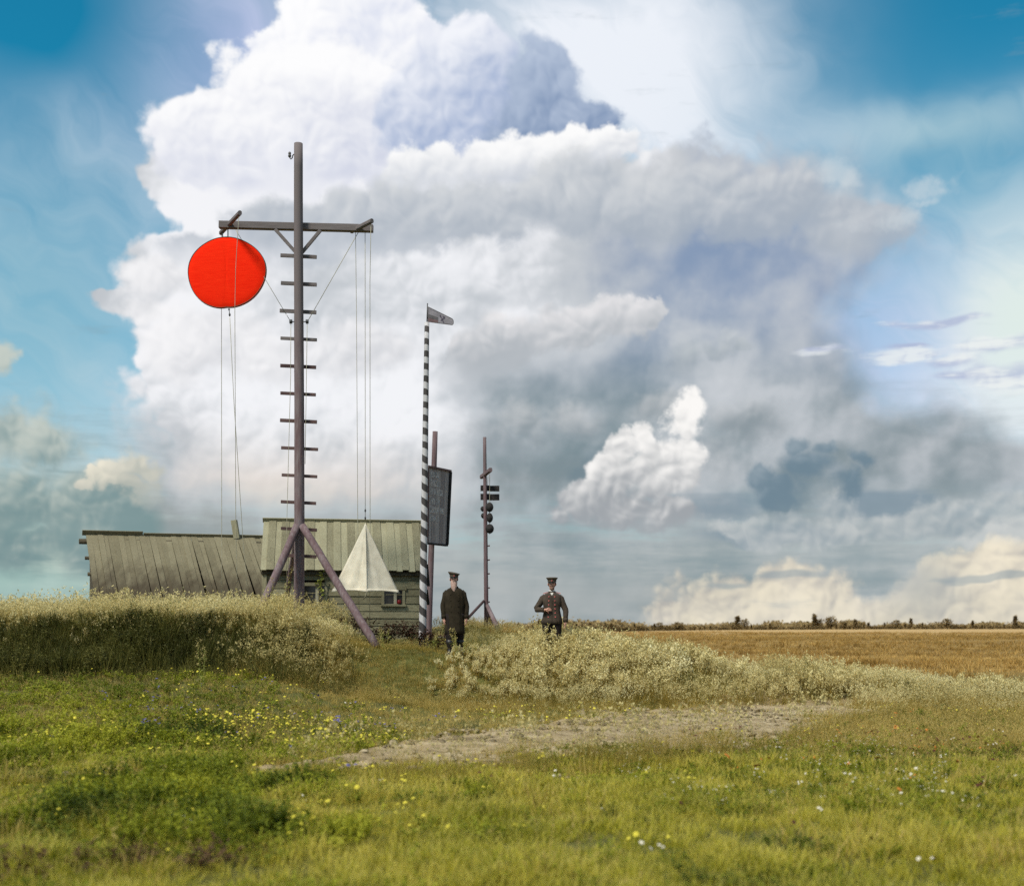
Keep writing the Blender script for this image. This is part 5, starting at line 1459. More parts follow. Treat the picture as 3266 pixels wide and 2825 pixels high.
def weed(rnd, h, nst, mat, headmat, heads=9, hs=.05, leafy=8):
    """tall stalks with branching pale heads"""
    p = PM()
    for i in range(nst):
        a = rnd.uniform(0, 6.283); d = Vector((math.cos(a), math.sin(a), 0)); base = d*rnd.uniform(0, .12)
        hh = h*rnd.uniform(.65, 1.08); top = base + d*hh*rnd.uniform(.05, .25) + Vector((0, 0, hh))
        side = Vector((-d.y, d.x, 0))
        p.quadstrip([base-Vector((0, 0, .05)), base.lerp(top, .5), top], [.009, .007, .004], side, rnd.random(), 0, 0, .9)
        for j in range(leafy):
            t = rnd.uniform(.1, .8); an = rnd.uniform(0, 6.283)
            p.leaf(base.lerp(top, t), Vector((math.cos(an), math.sin(an), rnd.uniform(.0, .9))), .09*rnd.uniform(.6, 1.2), .022, rnd, 0, t)
        for j in range(heads):
            t = 1-.45*(j/heads)**1.2; an = rnd.uniform(0, 6.283)
            q = base.lerp(top, t) + Vector((math.cos(an), math.sin(an), .9))*hs*rnd.uniform(.4, 1.5)*(1.2-.5*t)
            p.quadstrip([base.lerp(top, t-.04), q], [.004, .003], side, rnd.random())
            p.tuft(q, hs*rnd.uniform(.55, 1.0), 6, rnd, 1, 1, 1.3, .48)
    return p.source('w', [mat, headmat])
def bloom(rnd, h, r, mat, n=1):
    p = PM()
    for i in range(n):
        a = rnd.uniform(0, 6.283); d = Vector((math.cos(a), math.sin(a), 0)); hh = h*rnd.uniform(.7, 1.15)
        top = d*rnd.uniform(.0, .10) + Vector((0, 0, hh))
        p.quadstrip([Vector((0, 0, -.02)), top], [.005, .004], Vector((-d.y, d.x, 0)), rnd.random())
        p.disc(top, r*rnd.uniform(.75, 1.2), Vector((rnd.uniform(-.6, .6), rnd.uniform(-1.0, .1), .9)), rnd, 1, 8, .45)
    return p.source('b', [G_HERB, mat])

rp = random.Random(21)
C_FINE = srcset('fine_grass', [grass_tuft(rp, 26, .12, .10, .65, .0075, G_FRESH) for _ in range(6)])
C_MEAD = srcset('meadow_tuft', [grass_tuft(rp, 18, .16, .12, .55, .008, G_DRY, 3, G_DRY) for _ in range(6)])
C_HERB = srcset('herb_mound', [herb(rp, .20, .17, 10, 20, .016, G_HERB) for _ in range(7)])
C_LOWH = srcset('low_herb', [herb(rp, .10, .14, 7, 12, .018, G_HERB) for _ in range(5)])
C_WHERB = srcset('white_flowered_herb', [herb(rp, .18, .16, 8, 12, .018, G_HERB, F_WHT, .011, 4) for _ in range(4)])
C_BANK = srcset('bank_stalk', [grass_tuft(rp, 20, .52, .16, .30, .013, G_BANK) for _ in range(4)] + [herb(rp, .5, .14, 6, 16, .026, G_BANK) for _ in range(3)])
C_PALE = srcset('pale_weed', [weed(rp, .62, 4, G_DRY, G_PALE, 8, .072) for _ in range(7)])
C_PALES = srcset('small_pale_weed', [weed(rp, .40, 5, G_DRY, G_PALE, 7, .050) for _ in range(6)])
C_FEATH = srcset('feather_grass', [grass_tuft(rp, 22, .50, .15, .40, .007, G_DRY, 9, G_PALE) for _ in range(5)])
C_BRN = srcset('field_tuft', [grass_tuft(rp, 26, .26, .45, .6, .030, G_BRWN) for _ in range(5)])
C_YEL = srcset('yellow_flower', [bloom(rp, .17, .019, F_YEL, 2) for _ in range(4)])
C_BLU = srcset('blue_flower', [bloom(rp, .16, .020, F_BLU, 2) for _ in range(3)])
C_WHT = srcset('white_flower', [bloom(rp, .15, .016, F_WHT, 2) for _ in range(3)])
C_RED = srcset('dark_seed_head', [bloom(rp, .24, .020, F_RED, 2) for _ in range(3)])
C_ORG = srcset('orange_flower', [bloom(rp, .15, .018, F_ORG, 2) for _ in range(3)])

def clus(x, y, s, seed, a=.48, b=.66): return sst(fbm(x, y, s, 3, seed), a, b)
def P3d(x, y, dz=0.0): return np.stack([x, y, tz(x, y)+dz], 1)
# where things grow: helper masks over the meadow (metres)
def offpath(x, y, lo=0.25): return (path_mask(x, y) < lo)*1.0
def leftness(x, y): return sst(-(x/np.maximum(y, 1)), -0.02, 0.22)      # grows towards the left hand side
def bank_front(x, y): return sst(y, 22.6, 23.3)*(1-sst(y, 25.2, 26.2))*sst(-x, 3.9, 5.2)

# 1 fine grass close to the camera
x, y = fieldpts(150, -8, 8, 6.6, 14.5, 101, lambda x, y: offpath(x, y)*(0.35+0.65*sst(fbm(x, y, .8, 3, 31), .30, .52)))
hv = fbm(x, y, .55, 3, 33)
t = 0.58 + (hv-.5)*1.6 + 0.10*sst(x, -1, 3) + 0.16*(1-sst(y, 7, 9.5))
scatter('short_grass', C_FINE, P3d(x, y), t + np.random.default_rng(1).normal(0, .10, len(x)), np.random.default_rng(2).uniform(.7, 1.25, len(x))*(0.35+1.35*fbm(x, y, 1.6, 3, 34)), .24, 3)
# 2 herbs: dark leafy band on the left, a patch on the right
def herb_d(x, y):
    u = x/y
    a = sst(fbm(x, y, .7, 3, 41), .36, .56)
    left = sst(-u, -.02, .12)*sst(y, 8.4, 9.6)*(1-sst(y, 15.5, 18))
    right = np.exp(-((u-.17)/.12)**2)*sst(y, 10.5, 12)*(1-sst(y, 17, 19))*.42
    mid_ = np.exp(-((u+.06)/.10)**2)*np.exp(-((y-11.4)/1.2)**2)*.8
    return np.clip(left+right+mid_, 0, 1)*a*offpath(x, y)
x, y = fieldpts(40, -9, 9, 7.5, 19, 102, herb_d)
hv = fbm(x, y, .9, 3, 43)
scatter('green_herbs', C_HERB, P3d(x, y), .38+(hv-.5)*2.6 + .12*leftness(x, y), np.random.default_rng(4).uniform(.7, 1.2, len(x))*(.48+.80*sst(fbm(x, y, .7, 3, 41), .44, .64))*(1-.5*sst(x/y, .02, .10)), .18, 5)
x, y = fieldpts(60, -9, 9, 6.8, 16, 103, lambda x, y: offpath(x, y)*.35*sst(fbm(x, y, 1.1, 3, 45), .42, .62))
scatter('low_herbs', C_LOWH, P3d(x, y), .55+(fbm(x, y, 1.0, 2, 46)-.5)*1.3, np.random.default_rng(6).uniform(.6, 1.2, len(x)), .2, 7)
x, y = fieldpts(60, -4.2, -1.6, 7.2, 8.9, 139, lambda x, y: np.exp(-((x/y+.34)/.10)**2)*np.exp(-((y-7.95)/.5)**2)*clus(x, y, 1.6, 111, .40, .55))
scatter('red_brown_leaves', srcset('red_herb', [herb(rp, .12, .14, 7, 12, .018, G_MAR) for _ in range(3)]), P3d(x, y), .45+0*x, np.random.default_rng(59).uniform(.7, 1.2, len(x)), .2, 60)
# 3 meadow between the path and the weeds
def mead_d(x, y): return offpath(x, y)*(1-bank_front(x, y)*.9)*(0.4+.6*sst(fbm(x, y, .6, 3, 51), .30, .5))
x, y = fieldpts(58, -13, 13, 13.8, 25.5, 104, mead_d)
hv = fbm(x, y, .5, 3, 53)
gl = sst(-(x/y), .12, .34)*(1-sst(y, 18, 22))
br = np.exp(-((x/y+.10)/.16)**2)*sst(y, 16, 18.5)
scatter('meadow_grass', C_MEAD, P3d(x, y), .50+(hv-.5)*1.4-.28*gl+.24*br, np.random.default_rng(8).uniform(.6, 1.15, len(x))*(.8-.15*sst(y, 17, 21)), .22, 9)
x, y = fieldpts(34, -13, 10, 13.5, 24, 105, lambda x, y: mead_d(x, y)*(1-.75*np.exp(-((x/y+.08)/.15)**2)*sst(y, 15.5, 18))*np.clip(.10+.95*sst(-(x/y), .08, .30), 0, 1)*(1-.4*sst(y, 19, 23)))
scatter('meadow_herbs', C_LOWH, P3d(x, y), .52+(fbm(x, y, .5, 3, 54)-.5)*1.4, np.random.default_rng(10).uniform(.7, 1.5, len(x)), .2, 11)
# taller dry stalks: along the near edge of the path, and here and there in the foreground
x, y = fieldpts(26, -2.2, 8, 10, 22, 141, lambda x, y: offpath(x, y)*np.exp(-((np.interp(x, pl[:, 0], pl[:, 1])-y-.5)/.6)**2)*(.25+.75*clus(x, y, 1.2, 114, .38, .58)))
scatter('path_edge_stalks', C_FEATH, P3d(x, y), .22+(fbm(x, y, .8, 3, 115)-.5), np.random.default_rng(63).uniform(.35, .85, len(x)), .12, 64)
x, y = fieldpts(3.0, -7, 7, 6.8, 14, 142, lambda x, y: offpath(x, y)*clus(x, y, .9, 116, .42, .62))
scatter('foreground_stalks', C_MEAD, P3d(x, y), .55+(fbm(x, y, .8, 3, 117)-.5), np.random.default_rng(65).uniform(1.0, 1.7, len(x)), .16, 66)
# 4 flowers
def fl(name, coll, dens, fn, seed, sc=(.7, 1.2), x0=-10, x1=10, y0=8, y1=24):
    x, y = fieldpts(dens, x0, x1, y0, y1, seed, fn)
    scatter(name, coll, P3d(x, y), .5+0*x, np.random.default_rng(seed).uniform(*sc, len(x)), .2, seed+1)
fl('yellow_flowers', C_YEL, 42, lambda x, y: offpath(x, y)*clus(x, y, .45, 61)*np.clip(.06+1.1*np.exp(-((x/y+.20)/.13)**2)*np.exp(-((y-16.5)/2.6)**2), 0, 1), 111)
fl('yellow_flowers', C_YEL, 1.6, lambda x, y: offpath(x, y)*clus(x, y, .6, 62)*(.25+.6*sst(-(x/y), 0, .2)), 112, (.6, 1.0))
fl('blue_flowers', C_BLU, 9, lambda x, y: offpath(x, y)*clus(x, y, .5, 63)*np.clip(1.1*np.exp(-((x/y+.19)/.12)**2)*np.exp(-((y-17.5)/2.8)**2), 0, 1), 113)
fl('white_flowers', C_WHT, 3, lambda x, y: offpath(x, y)*clus(x, y, .7, 64, .44, .62)*np.clip(.05+np.exp(-((x/y-.28)/.10)**2)*np.exp(-((y-11.8)/1.2)**2)+.35*np.exp(-((x/y+.10)/.14)**2)*np.exp(-((y-19.5)/2)**2), 0, 1), 114, (.6, 1.1))
fl('white_flowers', C_WHT, .3, lambda x, y: offpath(x, y)*(y < 13), 115, (.7, 1.2), y0=6.8)
fl('dark_seed_heads', C_RED, 5, lambda x, y: offpath(x, y)*clus(x, y, .8, 65)*np.exp(-((x/y-.24)/.16)**2)*(1-sst(y, 16, 19)), 116, (.6, 1.1), y0=7)
fl('orange_flowers', C_ORG, 5, lambda x, y: offpath(x, y)*clus(x, y, .8, 66)*np.exp(-((x/y-.27)/.14)**2)*sst(y, 10, 12)*(1-sst(y, 20, 24)), 117)
x, y = fieldpts(9, -1, 9, 10, 19, 118, lambda x, y: offpath(x, y)*clus(x, y, .7, 67, .38, .58)*np.exp(-((x/y-.25)/.12)**2)*(1-sst(y, 15, 18)))
scatter('white_flowered_herbs', C_WHERB, P3d(x, y), .5+(fbm(x, y, .8, 2, 68)-.5), np.random.default_rng(19).uniform(.5, 1.0, len(x)), .2, 20)
# 5 the bank on the left: dark stalks in front, pale heads on top
x, y = fieldpts(150, -14, -3.6, 22.8, 26.6, 120, lambda x, y: np.clip(sst(y + (fbm(x, y, .7, 3, 98)-.5)*1.6, 22.6, 23.8)*(1-sst(y, 25.0, 26.2))*sst(-x + (fbm(x, y, .9, 3, 70)-.5)*2.4, 3.0, 7.2), 0, 1))
scatter('bank_grass', C_BANK, P3d(x, y), .35+(fbm(x, y, 1.3, 3, 71)-.5)*1.6, np.random.default_rng(21).uniform(.55, 1.15, len(x))*(.65+.75*fbm(x, y, .9, 3, 99))*(1-.25*sst(y, 24.5, 26)), .17, 22)
x, y = fieldpts(30, -16, -4.0, 23.4, 31, 121, lambda x, y: sst(y + (fbm(x, y, 1.1, 3, 97)-.5)*1.6, 24.0, 25.2)*sst(-x, 4.0, 5.2)*(.4+.6*clus(x, y, .8, 72, .3, .5)))
scatter('bank_top_weeds', C_PALES, P3d(x, y), .38+(fbm(x, y, .7, 3, 73)-.5)*1.1, np.random.default_rng(23).uniform(.35, 1.15, len(x))*(.35+1.0*fbm(x, y, .8, 3, 100)), .2, 24)
x, y = fieldpts(40, -16, -4.0, 24.4, 30, 122, lambda x, y: sst(y, 24.4, 25.3)*sst(-x, 4.0, 5.0))
scatter('bank_top_grass', C_FEATH, P3d(x, y), .45+(fbm(x, y, .7, 3, 74)-.5)*1.2, np.random.default_rng(25).uniform(.45, 1.0, len(x))*(.5+.75*fbm(x, y, .8, 3, 101)), .2, 26)
x, y = fieldpts(60, -14, -3, 21.8, 24.4, 135, lambda x, y: (.25+.75*clus(x, y, .9, 102, .35, .55))*sst(y, 21.8, 23.2))
scatter('bank_foot_grass', C_BANK, P3d(x, y), .50+(fbm(x, y, .8, 3, 103)-.5)*1.2, np.random.default_rng(51).uniform(.22, .62, len(x)), .26, 52)
# 6 around the mast foot and down the mound's right flank
def flank(x, y): return sst(x, -5.6, -4.9)*(1-sst(x, -2.9, -2.2))*sst(y, 24.6, 25.4)*(1-sst(y, 29, 30.3))
x, y = fieldpts(52, -6, -2, 24.4, 30.4, 123, lambda x, y: flank(x, y)*np.clip(1.1-1.1*sst(x, -4.4, -3.5), 0, 1))
scatter('mast_foot_weeds', C_PALES, P3d(x, y), .62+(fbm(x, y, 1.0, 3, 75)-.5)*1.1, np.random.default_rng(27).uniform(.5, 1.0, len(x))*(.6+.6*fbm(x, y, 1.0, 3, 106)), .18, 28)
x, y = fieldpts(46, -7, -2.6, 22.4, 25.4, 137, lambda x, y: sst(x, -5.4, -4.3)*(1-sst(x, -4.0, -2.9))*sst(y, 23.2, 24.6)*(.1+.7*clus(x, y, .9, 108, .38, .58)))
scatter('bank_end_weeds', C_PALES, P3d(x, y), .30+(fbm(x, y, 1.0, 3, 109)-.5)*1.2, np.random.default_rng(55).uniform(.4, .9, len(x)), .2, 56)
x, y = fieldpts(60, -7.5, -2.6, 22.2, 25.6, 138, lambda x, y: sst(x, -5.8, -4.6)*(1-sst(x, -4.2, -2.8))*sst(y, 22.6, 23.8))
scatter('bank_end_grass', C_FEATH, P3d(x, y), .22+(fbm(x, y, 1.0, 3, 110)-.5)*1.0, np.random.default_rng(57).uniform(.4, .8, len(x)), .22, 58)
x, y = fieldpts(90, -6, 1.5, 22.8, 27.6, 124, lambda x, y: sst(x, -5.6, -4.6)*(1-sst(x, -.3, .9)))
scatter('mound_grass', C_MEAD, P3d(x, y), .36+(fbm(x, y, .8, 3, 76)-.5)*1.3, np.random.default_rng(29).uniform(.5, .95, len(x)), .22, 30)
# 7 pale weeds on the right
def weeds_top(x): return np.interp(x, [-1.2, -.3, .3, 1.2, 3.2, 5.2, 6.2, 7.5, 9.0, 13], [.25, .55, .9, 1.0, .95, .72, .95, .85, .62, .5])
x, y = fieldpts(30, -1.6, 14, 23.8, 28.2, 125, lambda x, y: sst(x, -1.5, .2)*sst(y, 24.0 + .9*sst(x, 5, 8), 25.0 + .9*sst(x, 5, 8))*(.10+.90*clus(x, y, .9, 77, .34, .54)))
scatter('pale_weeds', C_PALE, P3d(x, y), .58+(fbm(x, y, .6, 3, 78)-.5)*1.3, np.random.default_rng(31).uniform(.62, 1.0, len(x))*weeds_top(x)*(.45+1.1*fbm(x, y, 1.1, 3, 92))*(1+.35*np.exp(-((x-.85)/.5)**2)), .16, 32)
x, y = fieldpts(60, -1.2, 14, 23.4, 28, 126, lambda x, y: sst(x, -1.0, .6)*sst(y, 23.5 + .9*sst(x, 5, 8), 24.6 + .9*sst(x, 5, 8)))
scatter('weed_undergrowth', C_FEATH, P3d(x, y), .24+(fbm(x, y, .7, 3, 79)-.5)*1.5, np.random.default_rng(33).uniform(.45, .85, len(x))*weeds_top(x)*(.6+.7*fbm(x, y, 1.0, 3, 104)), .24, 34)
x, y = fieldpts(9, -1.0, 13, 24.0, 27, 136, lambda x, y: sst(x, -.8, .6)*clus(x, y, .8, 105, .40, .6))
scatter('tall_green_stalks', C_BANK, P3d(x, y), .85+0*x, np.random.default_rng(53).uniform(.9, 1.5, len(x))*weeds_top(x), .14, 54)
x, y = fieldpts(30, -2.0, 3, 24.2, 26.2, 127, lambda x, y: sst(x, -1.7, -1.0)*(1-sst(x, 1.6, 2.6))*.8)
scatter('pale_weeds_by_path', C_PALES, P3d(x, y), .70+(fbm(x, y, .6, 3, 80)-.5)*.9, np.random.default_rng(35).uniform(.45, .85, len(x)), .16, 36)
x, y = fieldpts(70, -2, 14, 21.2, 24.4, 133, lambda x, y: offpath(x, y)*sst(x, -1.6, .4)*sst(y, 21.2, 23.6)*(.3+.7*clus(x, y, .8, 93, .3, .5)))
scatter('weed_edge_grass', C_FEATH, P3d(x, y), .40+(fbm(x, y, .7, 3, 94)-.5)*1.4, np.random.default_rng(47).uniform(.30, .60, len(x))*(.5+.5*sst(y, 21.5, 24)), .2, 48)
x, y = fieldpts(170, -6, 9, 9, 26, 134, lambda x, y: np.clip((path_mask(x, y) > .02)*(.07+.8*(1-sst(path_mask(x, y), .2, .75))), 0, 1)*(.3+.7*clus(x, y, 1.2, 95, .4, .6)))
scatter('path_grass', C_MEAD, P3d(x, y, .01), .45+(fbm(x, y, .9, 3, 96)-.5)*1.2, np.random.default_rng(49).uniform(.25, .60, len(x)), .25, 50)
def clod(rnd):
    p = PM(); b = MB(); b.ball((0, 0, .008), .035, 7, 5, (rnd.uniform(.7, 1.4), rnd.uniform(.7, 1.2), rnd.uniform(.35, .7)))
    p.v = [Vector(v)*1.0 + Vector([rnd.uniform(-.008, .008) for _ in range(3)]) for v in b.v]; p.f = b.f; p.mi = [0]*len(b.f); p.h = [.5]*len(b.v); p.r = [rnd.random()]*len(b.v)
    return p.source('k', [CLOD])
CLOD = leafmat('soil_clods', [(0.10, 0.075, 0.040), (0.20, 0.155, 0.09), (0.32, 0.26, 0.165), (0.46, 0.39, 0.27)], None, 0.0)
C_CLOD = srcset('clod', [clod(rp) for _ in range(6)])
x, y = fieldpts(34, -6, 9, 10, 28, 140, lambda x, y: (path_mask(x, y) > .05)*(.15+.85*clus(x, y*1.8, 1.0, 112, .42, .60)))
scatter('soil_clods', C_CLOD, P3d(x, y, .03), .35+(fbm(x, y*2, 1.2, 3, 113)-.5)*1.8, np.random.default_rng(61).uniform(.4, 1.9, len(x)), .2, 62)
# right far corner: dry grass between the path end and the field
x, y = fieldpts(52, 2.5, 16, 15.5, 30, 128, lambda x, y: offpath(x, y)*sst(x/y, .19, .27))
scatter('dry_grass', C_MEAD, P3d(x, y), .56+(fbm(x, y, .4, 3, 81)-.5)*1.5, np.random.default_rng(37).uniform(.6, 1.2, len(x)), .22, 38)
# behind the mound: dry brown growth round the slim mast
x, y = fieldpts(30, -4, 5, 29, 42, 129, lambda x, y: sst(x, -2.6, -1.8)*.9)
scatter('mound_back_grass', C_FEATH, P3d(x, y), .30+(fbm(x, y, .6, 3, 82)-.5)*.9, np.random.default_rng(39).uniform(.22, .42, len(x)), .2, 40)
x, y = fieldpts(26, -15, -4, 29, 46, 130, lambda x, y: 1.0+0*x)
scatter('shed_side_grass', C_FEATH, P3d(x, y), .35+(fbm(x, y, .6, 3, 83)-.5), np.random.default_rng(41).uniform(.5, .9, len(x)), .2, 42)
# 8 brown field, thinning into the distance
x, y = fieldpts(2.6, -6, 40, 32, 90, 131, lambda x, y: np.clip(45/y, 0, 1)*sst(x, -4, 2)*(.25+.75*clus(x, y*2.2, .16, 84, .35, .6)))
scatter('field_grass', C_BRN, P3d(x, y), .45+(fbm(x, y*3, .12, 3, 85)-.5)*1.6, np.random.default_rng(43).uniform(.55, 1.1, len(x)), .2, 44)
x, y = fieldpts(.35, -20, 150, 90, 330, 132, lambda x, y: clus(x, y*3, .05, 86, .35, .6), .46)
scatter('far_field_grass', C_BRN, P3d(x, y), .42+(fbm(x, y*4, .04, 3, 87)-.5)*1.7, np.random.default_rng(45).uniform(.8, 1.6, len(x)), .2, 46)

# 9 single plants that stand out
def lone(name, label, cat, obj, loc, sc, rot=0.0, tint=None, group=None):
    obj.location = loc; obj.scale = (sc, sc, sc); obj.rotation_euler = (0, 0, rot)
    COL.objects.link(obj); obj.name = name; tag(obj, label, cat, group); return obj
def gz(x, y): return Vector((x, y, tzf(x, y)))
def px2g(px, d): x = x_at(px, d); return gz(x, d)
G_TALL = leafmat('pale_green_stalks', [(0.22, 0.25, 0.05), (0.34, 0.34, 0.10), (0.46, 0.43, 0.18), (0.5, 0.5, 0.25)], None, .35)
for (px, d, h, lab) in ((887, 26.2, 1.12, 'tall pale weed rising against the dark lower boards of the long shed'),
                        (545, 25.4, .72, 'lone tall weed in front of the middle of the long shed roof'),
                        (1106, 26.3, .62, 'pale weed standing left of the foot of the mast leg by the shed'),
                        (1228, 26.0, .52, 'small pale plant just right of the foot of the right mast leg'),
                        (1468, 25.7, .62, 'yellow green stalk in front of the legs of the bearded man'),
                        (1515, 25.7, .50, 'yellow green stalk right of the legs of the bearded man'),
                        (1378, 26.4, .40, 'green leafy stalk at the foot of the striped pole'),
                        (648, 21.2, .85, 'tall dry grass stalk standing alone before the dark bank')):
    w_ = weed(rp, h, 3, G_TALL, G_PALE, 7, .045, 14)
    lone('weed_plant', lab, 'weed', w_, px2g(px, d), 1.0)
def shrub(label, c, size, n, mat, seed):
    r = random.Random(seed); p = PM()
    c = Vector(c)
    st = PM()
    for i in range(12):
        a = r.uniform(0, 6.283); d = Vector((math.cos(a)*size[0]*.5, math.sin(a)*size[1]*.5, 0))
        e = d*r.uniform(.4, 1) + Vector((0, 0, size[2]*r.uniform(.6, 1)))
        st.quadstrip([Vector((0, 0, -.05)), d*.2+Vector((0, 0, size[2]*.4)), e], [.02, .014, .005], Vector((-math.sin(a), math.cos(a), 0)), r.random())
        for j in range(n//12):
            q = e*r.uniform(.35, 1.05) + Vector((r.gauss(0, .12)*size[0], r.gauss(0, .12)*size[1], r.gauss(0, .10)*size[2]))
            p.leaf(q, Vector((r.gauss(0, 1), r.gauss(0, 1), r.uniform(-.2, 1))), .07*r.uniform(.6, 1.3), .04*r.uniform(.6, 1.3), r, 0, .5)
    root = thing('shrub', label, 'shrub', c)
    f_ = bpy.data.objects.new('foliage', p.mesh('foliage', [mat])); COL.objects.link(f_); f_.parent = root
    s_o = bpy.data.objects.new('stem', st.mesh('stem', [mat])); COL.objects.link(s_o); s_o.parent = root
    return root
shrub('dark red-brown shrub against the shed wall, behind the right mast leg', px2g(1120, 29.9), (1.2, .6, .52), 1100, G_MAR, 1)
shrub('low dark shrub against the shed wall, right of the right mast leg', px2g(1235, 30.3), (1.3, .6, .46), 1100, G_MAR, 2)
shrub('dark bush at the right end of the shed wall, left of the striped pole', px2g(1312, 30.2), (.7, .5, .50), 700, G_MAR, 3)
shrub('low dark red-brown bush between the striped pole and the bearded man', px2g(1398, 26.9), (.9, .5, .45), 900, G_MAR, 4)
# climbing plant at the left shed window
cp = PM(); rc = random.Random(9)
base = F(1.62, WB-.12, 2.05)
for (dx_, dz_) in ((0, .0), (-.02, .18), (-.05, .38), (-.10, .52), (-.16, .60), (-.22, .66), (-.14, .74), (-.08, .82), (-.18, .88), (-.10, .95), (.06, .90), (.12, .86)):
    for _ in range(4):
        cp.leaf(Vector((dx_, 0, dz_)), Vector((rc.gauss(0, 1), rc.uniform(-1, 0), rc.gauss(0, .6))), .11, .075, rc, 0)
cp.quadstrip([Vector((0, 0, -.4)), Vector((-.02, 0, .2)), Vector((-.15, 0, .6)), Vector((-.1, 0, .95))], [.02, .015, .012, .008], Vector((1, 0, 0)), .5)
cl = bpy.data.objects.new('climbing_plant', cp.mesh('climbing_plant', [G_TALL])); COL.objects.link(cl); cl.location = base
tag(cl, 'small yellow green climbing plant above the left shed window', 'plant')

# ------------------------------------------------------------------ trees on the horizon
T_CROWN = leafmat('far_tree_leaves', [(0.20, 0.142, 0.062), (0.29, 0.21, 0.095), (0.38, 0.28, 0.13), (0.48, 0.36, 0.17)], None, .3)
T_TRUNK = plain('far_tree_bark', (0.07, 0.05, 0.035))
rt = random.Random(31)
def tree_meshes(kind, seed):
    r = random.Random(seed)
    tr_ = MB(); h = 6.0
    tr_.tube([(0, 0, -.3), (r.uniform(-.1, .1), 0, h*.45), (r.uniform(-.2, .2), 0, h*.85)], [.16, .11, .03], 6)
    for i in range(5):
        a = r.uniform(0, 6.283); z0 = h*r.uniform(.3, .7)
        tr_.tube([(0, 0, z0), (math.cos(a)*1.1, math.sin(a)*1.1, z0+.9)], [.05, .015], 5)
    p = PM()
    for i in range(260):
        if kind == 'round':
            a = r.uniform(0, 6.283); q = r.random()**.5; zz = r.uniform(-1, 1)
            c = Vector((math.cos(a)*q*2.0*math.sqrt(1-zz*zz*.8), math.sin(a)*q*2.0*math.sqrt(1-zz*zz*.8), h*.60 + zz*h*.38))
            k = 1+.25*math.sin(a*3+zz*4)
            c.x *= k; c.y *= k
        elif kind == 'cone':
            t = r.random()**.8; a = r.uniform(0, 6.283); rad_ = (1-t)*1.25*(.7+.3*math.sin(t*24))
            c = Vector((math.cos(a)*rad_*r.random()**.4, math.sin(a)*rad_*r.random()**.4, h*.12 + t*h*.98))
        else:
            a = r.uniform(0, 6.283); zz = r.random(); q = r.random()**.5*(1.5+.5*math.sin(zz*9))
            c = Vector((math.cos(a)*q*1.5, math.sin(a)*q*1.5, h*.05 + zz*h*.55))
        p.leaf(c, Vector((r.gauss(0, 1), r.gauss(0, 1), r.gauss(0, .8))), .95*r.uniform(.6, 1.3), .75*r.uniform(.6, 1.3), r, 0)
    tm = tr_.build('trunk', T_TRUNK); me_t = tm.data; bpy.data.objects.remove(tm)
    return me_t, p.mesh('crown', [T_CROWN])
kinds = {'round': [tree_meshes('round', s) for s in (1, 2, 3)], 'cone': [tree_meshes('cone', s) for s in (4, 5)], 'bush': [tree_meshes('bush', s) for s in (6, 7, 8)]}
LABS = {'round': ('round dark tree in the far row along the horizon', 'round_tree', 'round trees along the horizon'),
        'cone': ('pointed dark fir in the far row along the horizon', 'fir_tree', 'pointed firs along the horizon'),
        'bush': ('low dark bushy tree in the far row along the horizon', 'bushy_tree', 'bushy trees along the horizon')}
def far_tree(px, d, h, kind):
    me_t, me_c = rt.choice(kinds[kind]); lab, nm, grp = LABS[kind]
    x = x_at(px, d)
    root = thing(nm, lab, 'tree', (x, d, tzf(x, d)), grp)
    s = h/6.0*(1.0 if kind != 'bush' else 1.55); root.scale = (s*rt.uniform(1.3, 2.2), s*1.5, s*rt.uniform(.92, 1.08)); root.rotation_euler = (0, 0, rt.uniform(0, 6.28))
    for nm2, me_ in (('trunk', me_t), ('crown', me_c)):
        o = bpy.data.objects.new(nm2, me_); COL.objects.link(o); o.parent = root
    return root
def edge_d(px): return float(np.interp(px, [1500, 1700, 1950, 2300, 2700, 3300], [300, 310, 380, 560, 720, 850]))
px = 1520.0
while px < 3300:
    d = edge_d(px)
    tall = np.interp(px, [1500, 1900, 2200, 3300], [24, 24, 16, 15])
    r = rt.random()
    kind = 'bush' if r < (.62 if px < 2150 else .34) else ('round' if r < .84 else 'cone')
    hp = tall*rt.uniform(.6, .98)*(1.35 if kind == 'cone' else 1.0)
    far_tree(px, d*rt.uniform(.97, 1.05), hp/FP*d, kind)
    px += rt.uniform(8, 18) if px < 2150 else rt.uniform(7, 19)
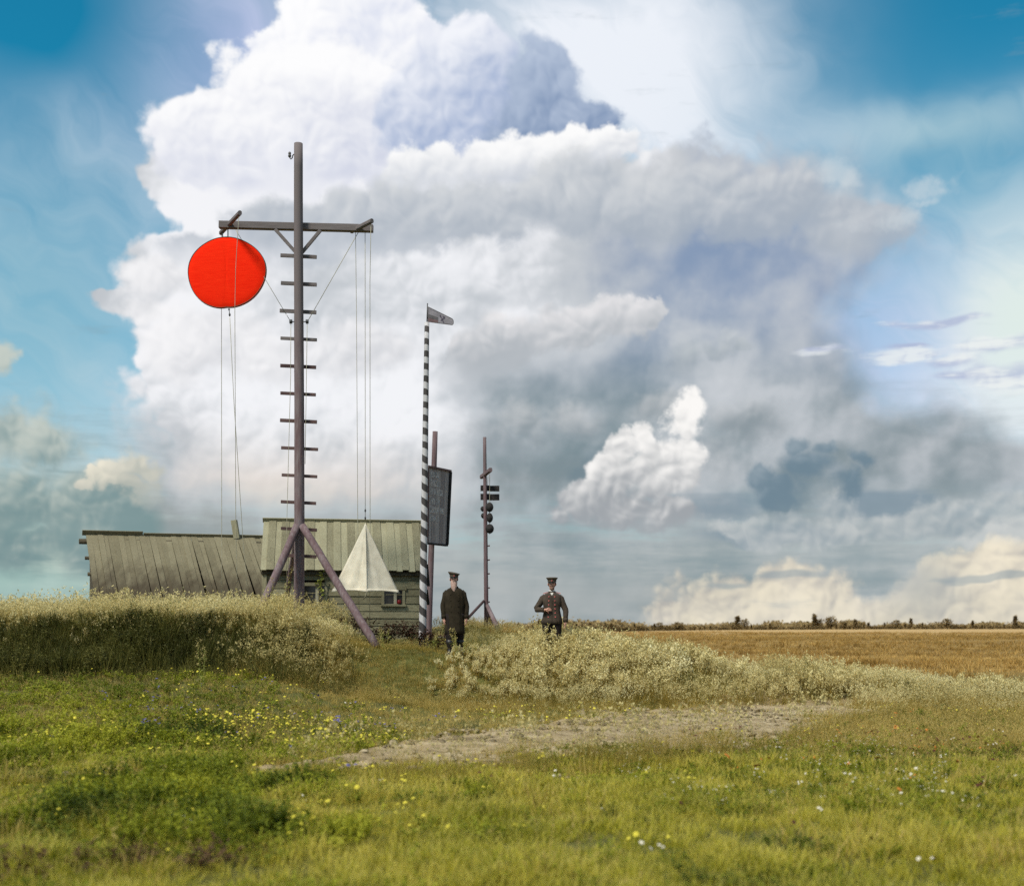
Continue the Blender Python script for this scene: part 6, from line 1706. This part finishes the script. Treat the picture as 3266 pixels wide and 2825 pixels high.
for px, hp, kind, lab in ((1722, 44, 'cone', 'thin pointed fir on the horizon just left of the uniformed man'), (2102, 30, 'round', 'left one of two round trees above the dense part of the far tree line'),
        (2162, 32, 'round', 'right one of two round trees above the dense part of the far tree line'), (2352, 46, 'cone', 'pointed fir with a round tree at its side, left of the broad dark pair'),
        (2375, 40, 'round', 'round tree at the right side of a pointed fir in the far tree line'), (2598, 50, 'cone', 'tall pointed fir, left of the broad dark pair on the horizon'),
        (2610, 40, 'round', 'broad dark tree, left one of the dark pair on the horizon'), (2650, 52, 'round', 'tallest broad dark tree on the horizon, right one of the dark pair'),
        (2692, 32, 'round', 'small round tree just right of the tallest broad tree on the horizon'), (2728, 36, 'cone', 'slim fir a little right of the tallest broad tree on the horizon'),
        (2858, 36, 'round', 'round tree beside a slim fir, over the right half of the brown field'), (2905, 34, 'cone', 'slim fir beside a round tree, over the right half of the brown field'),
        (3020, 42, 'round', 'large round tree far right on the horizon'), (3102, 30, 'cone', 'small fir right of the large round tree far right on the horizon'), (3238, 44, 'cone', 'tall fir at the right edge of the picture on the horizon')):
    d = edge_d(px)*1.02; o = far_tree(px, d, hp*.84/FP*d, kind); o['label'] = lab
    del o['group']
# the far wood behind them, one low mass
x_, y_, s_l = [], [], []
rw = np.random.default_rng(77)
for px in np.arange(1450, 3420, 1.1):
    d = edge_d(px)*rw.uniform(1.04, 1.22); x_.append(x_at(px, d)); y_.append(d); s_l.append(rw.uniform(.5, 1.0)*d/620*np.interp(px, [1500, 2000, 2300, 3300], [2.1, 1.9, 1.35, 1.25]))
for px in np.arange(-200, 320, 3.0):
    d = rw.uniform(320, 420); x_.append(x_at(px, d)); y_.append(d); s_l.append(rw.uniform(.5, .9)*.5)
def wood_clump(seed):
    r = random.Random(seed); p = PM()
    for i in range(90):
        zz = r.random(); p.leaf(Vector((r.gauss(0, 1.6), r.gauss(0, 1.2), zz*3.0*(1-.25*r.random()))), Vector((r.gauss(0, 1), r.gauss(0, 1), r.gauss(0, 1))), 1.0*r.uniform(.6, 1.3), .7*r.uniform(.6, 1.3), r, 0)
    return p.source('c', [T_CROWN])
C_WOOD = srcset('far_wood_clump', [wood_clump(s) for s in range(4)])
x_, y_, s_l = np.array(x_), np.array(y_), np.array(s_l)
scatter('far_wood', C_WOOD, P3d(x_, y_, -.2), rw.uniform(.1, .8, len(x_)), s_l*(.25+1.3*fbm(x_*2.2*300/y_, y_*0, .12, 3, 107)), .05, 91)
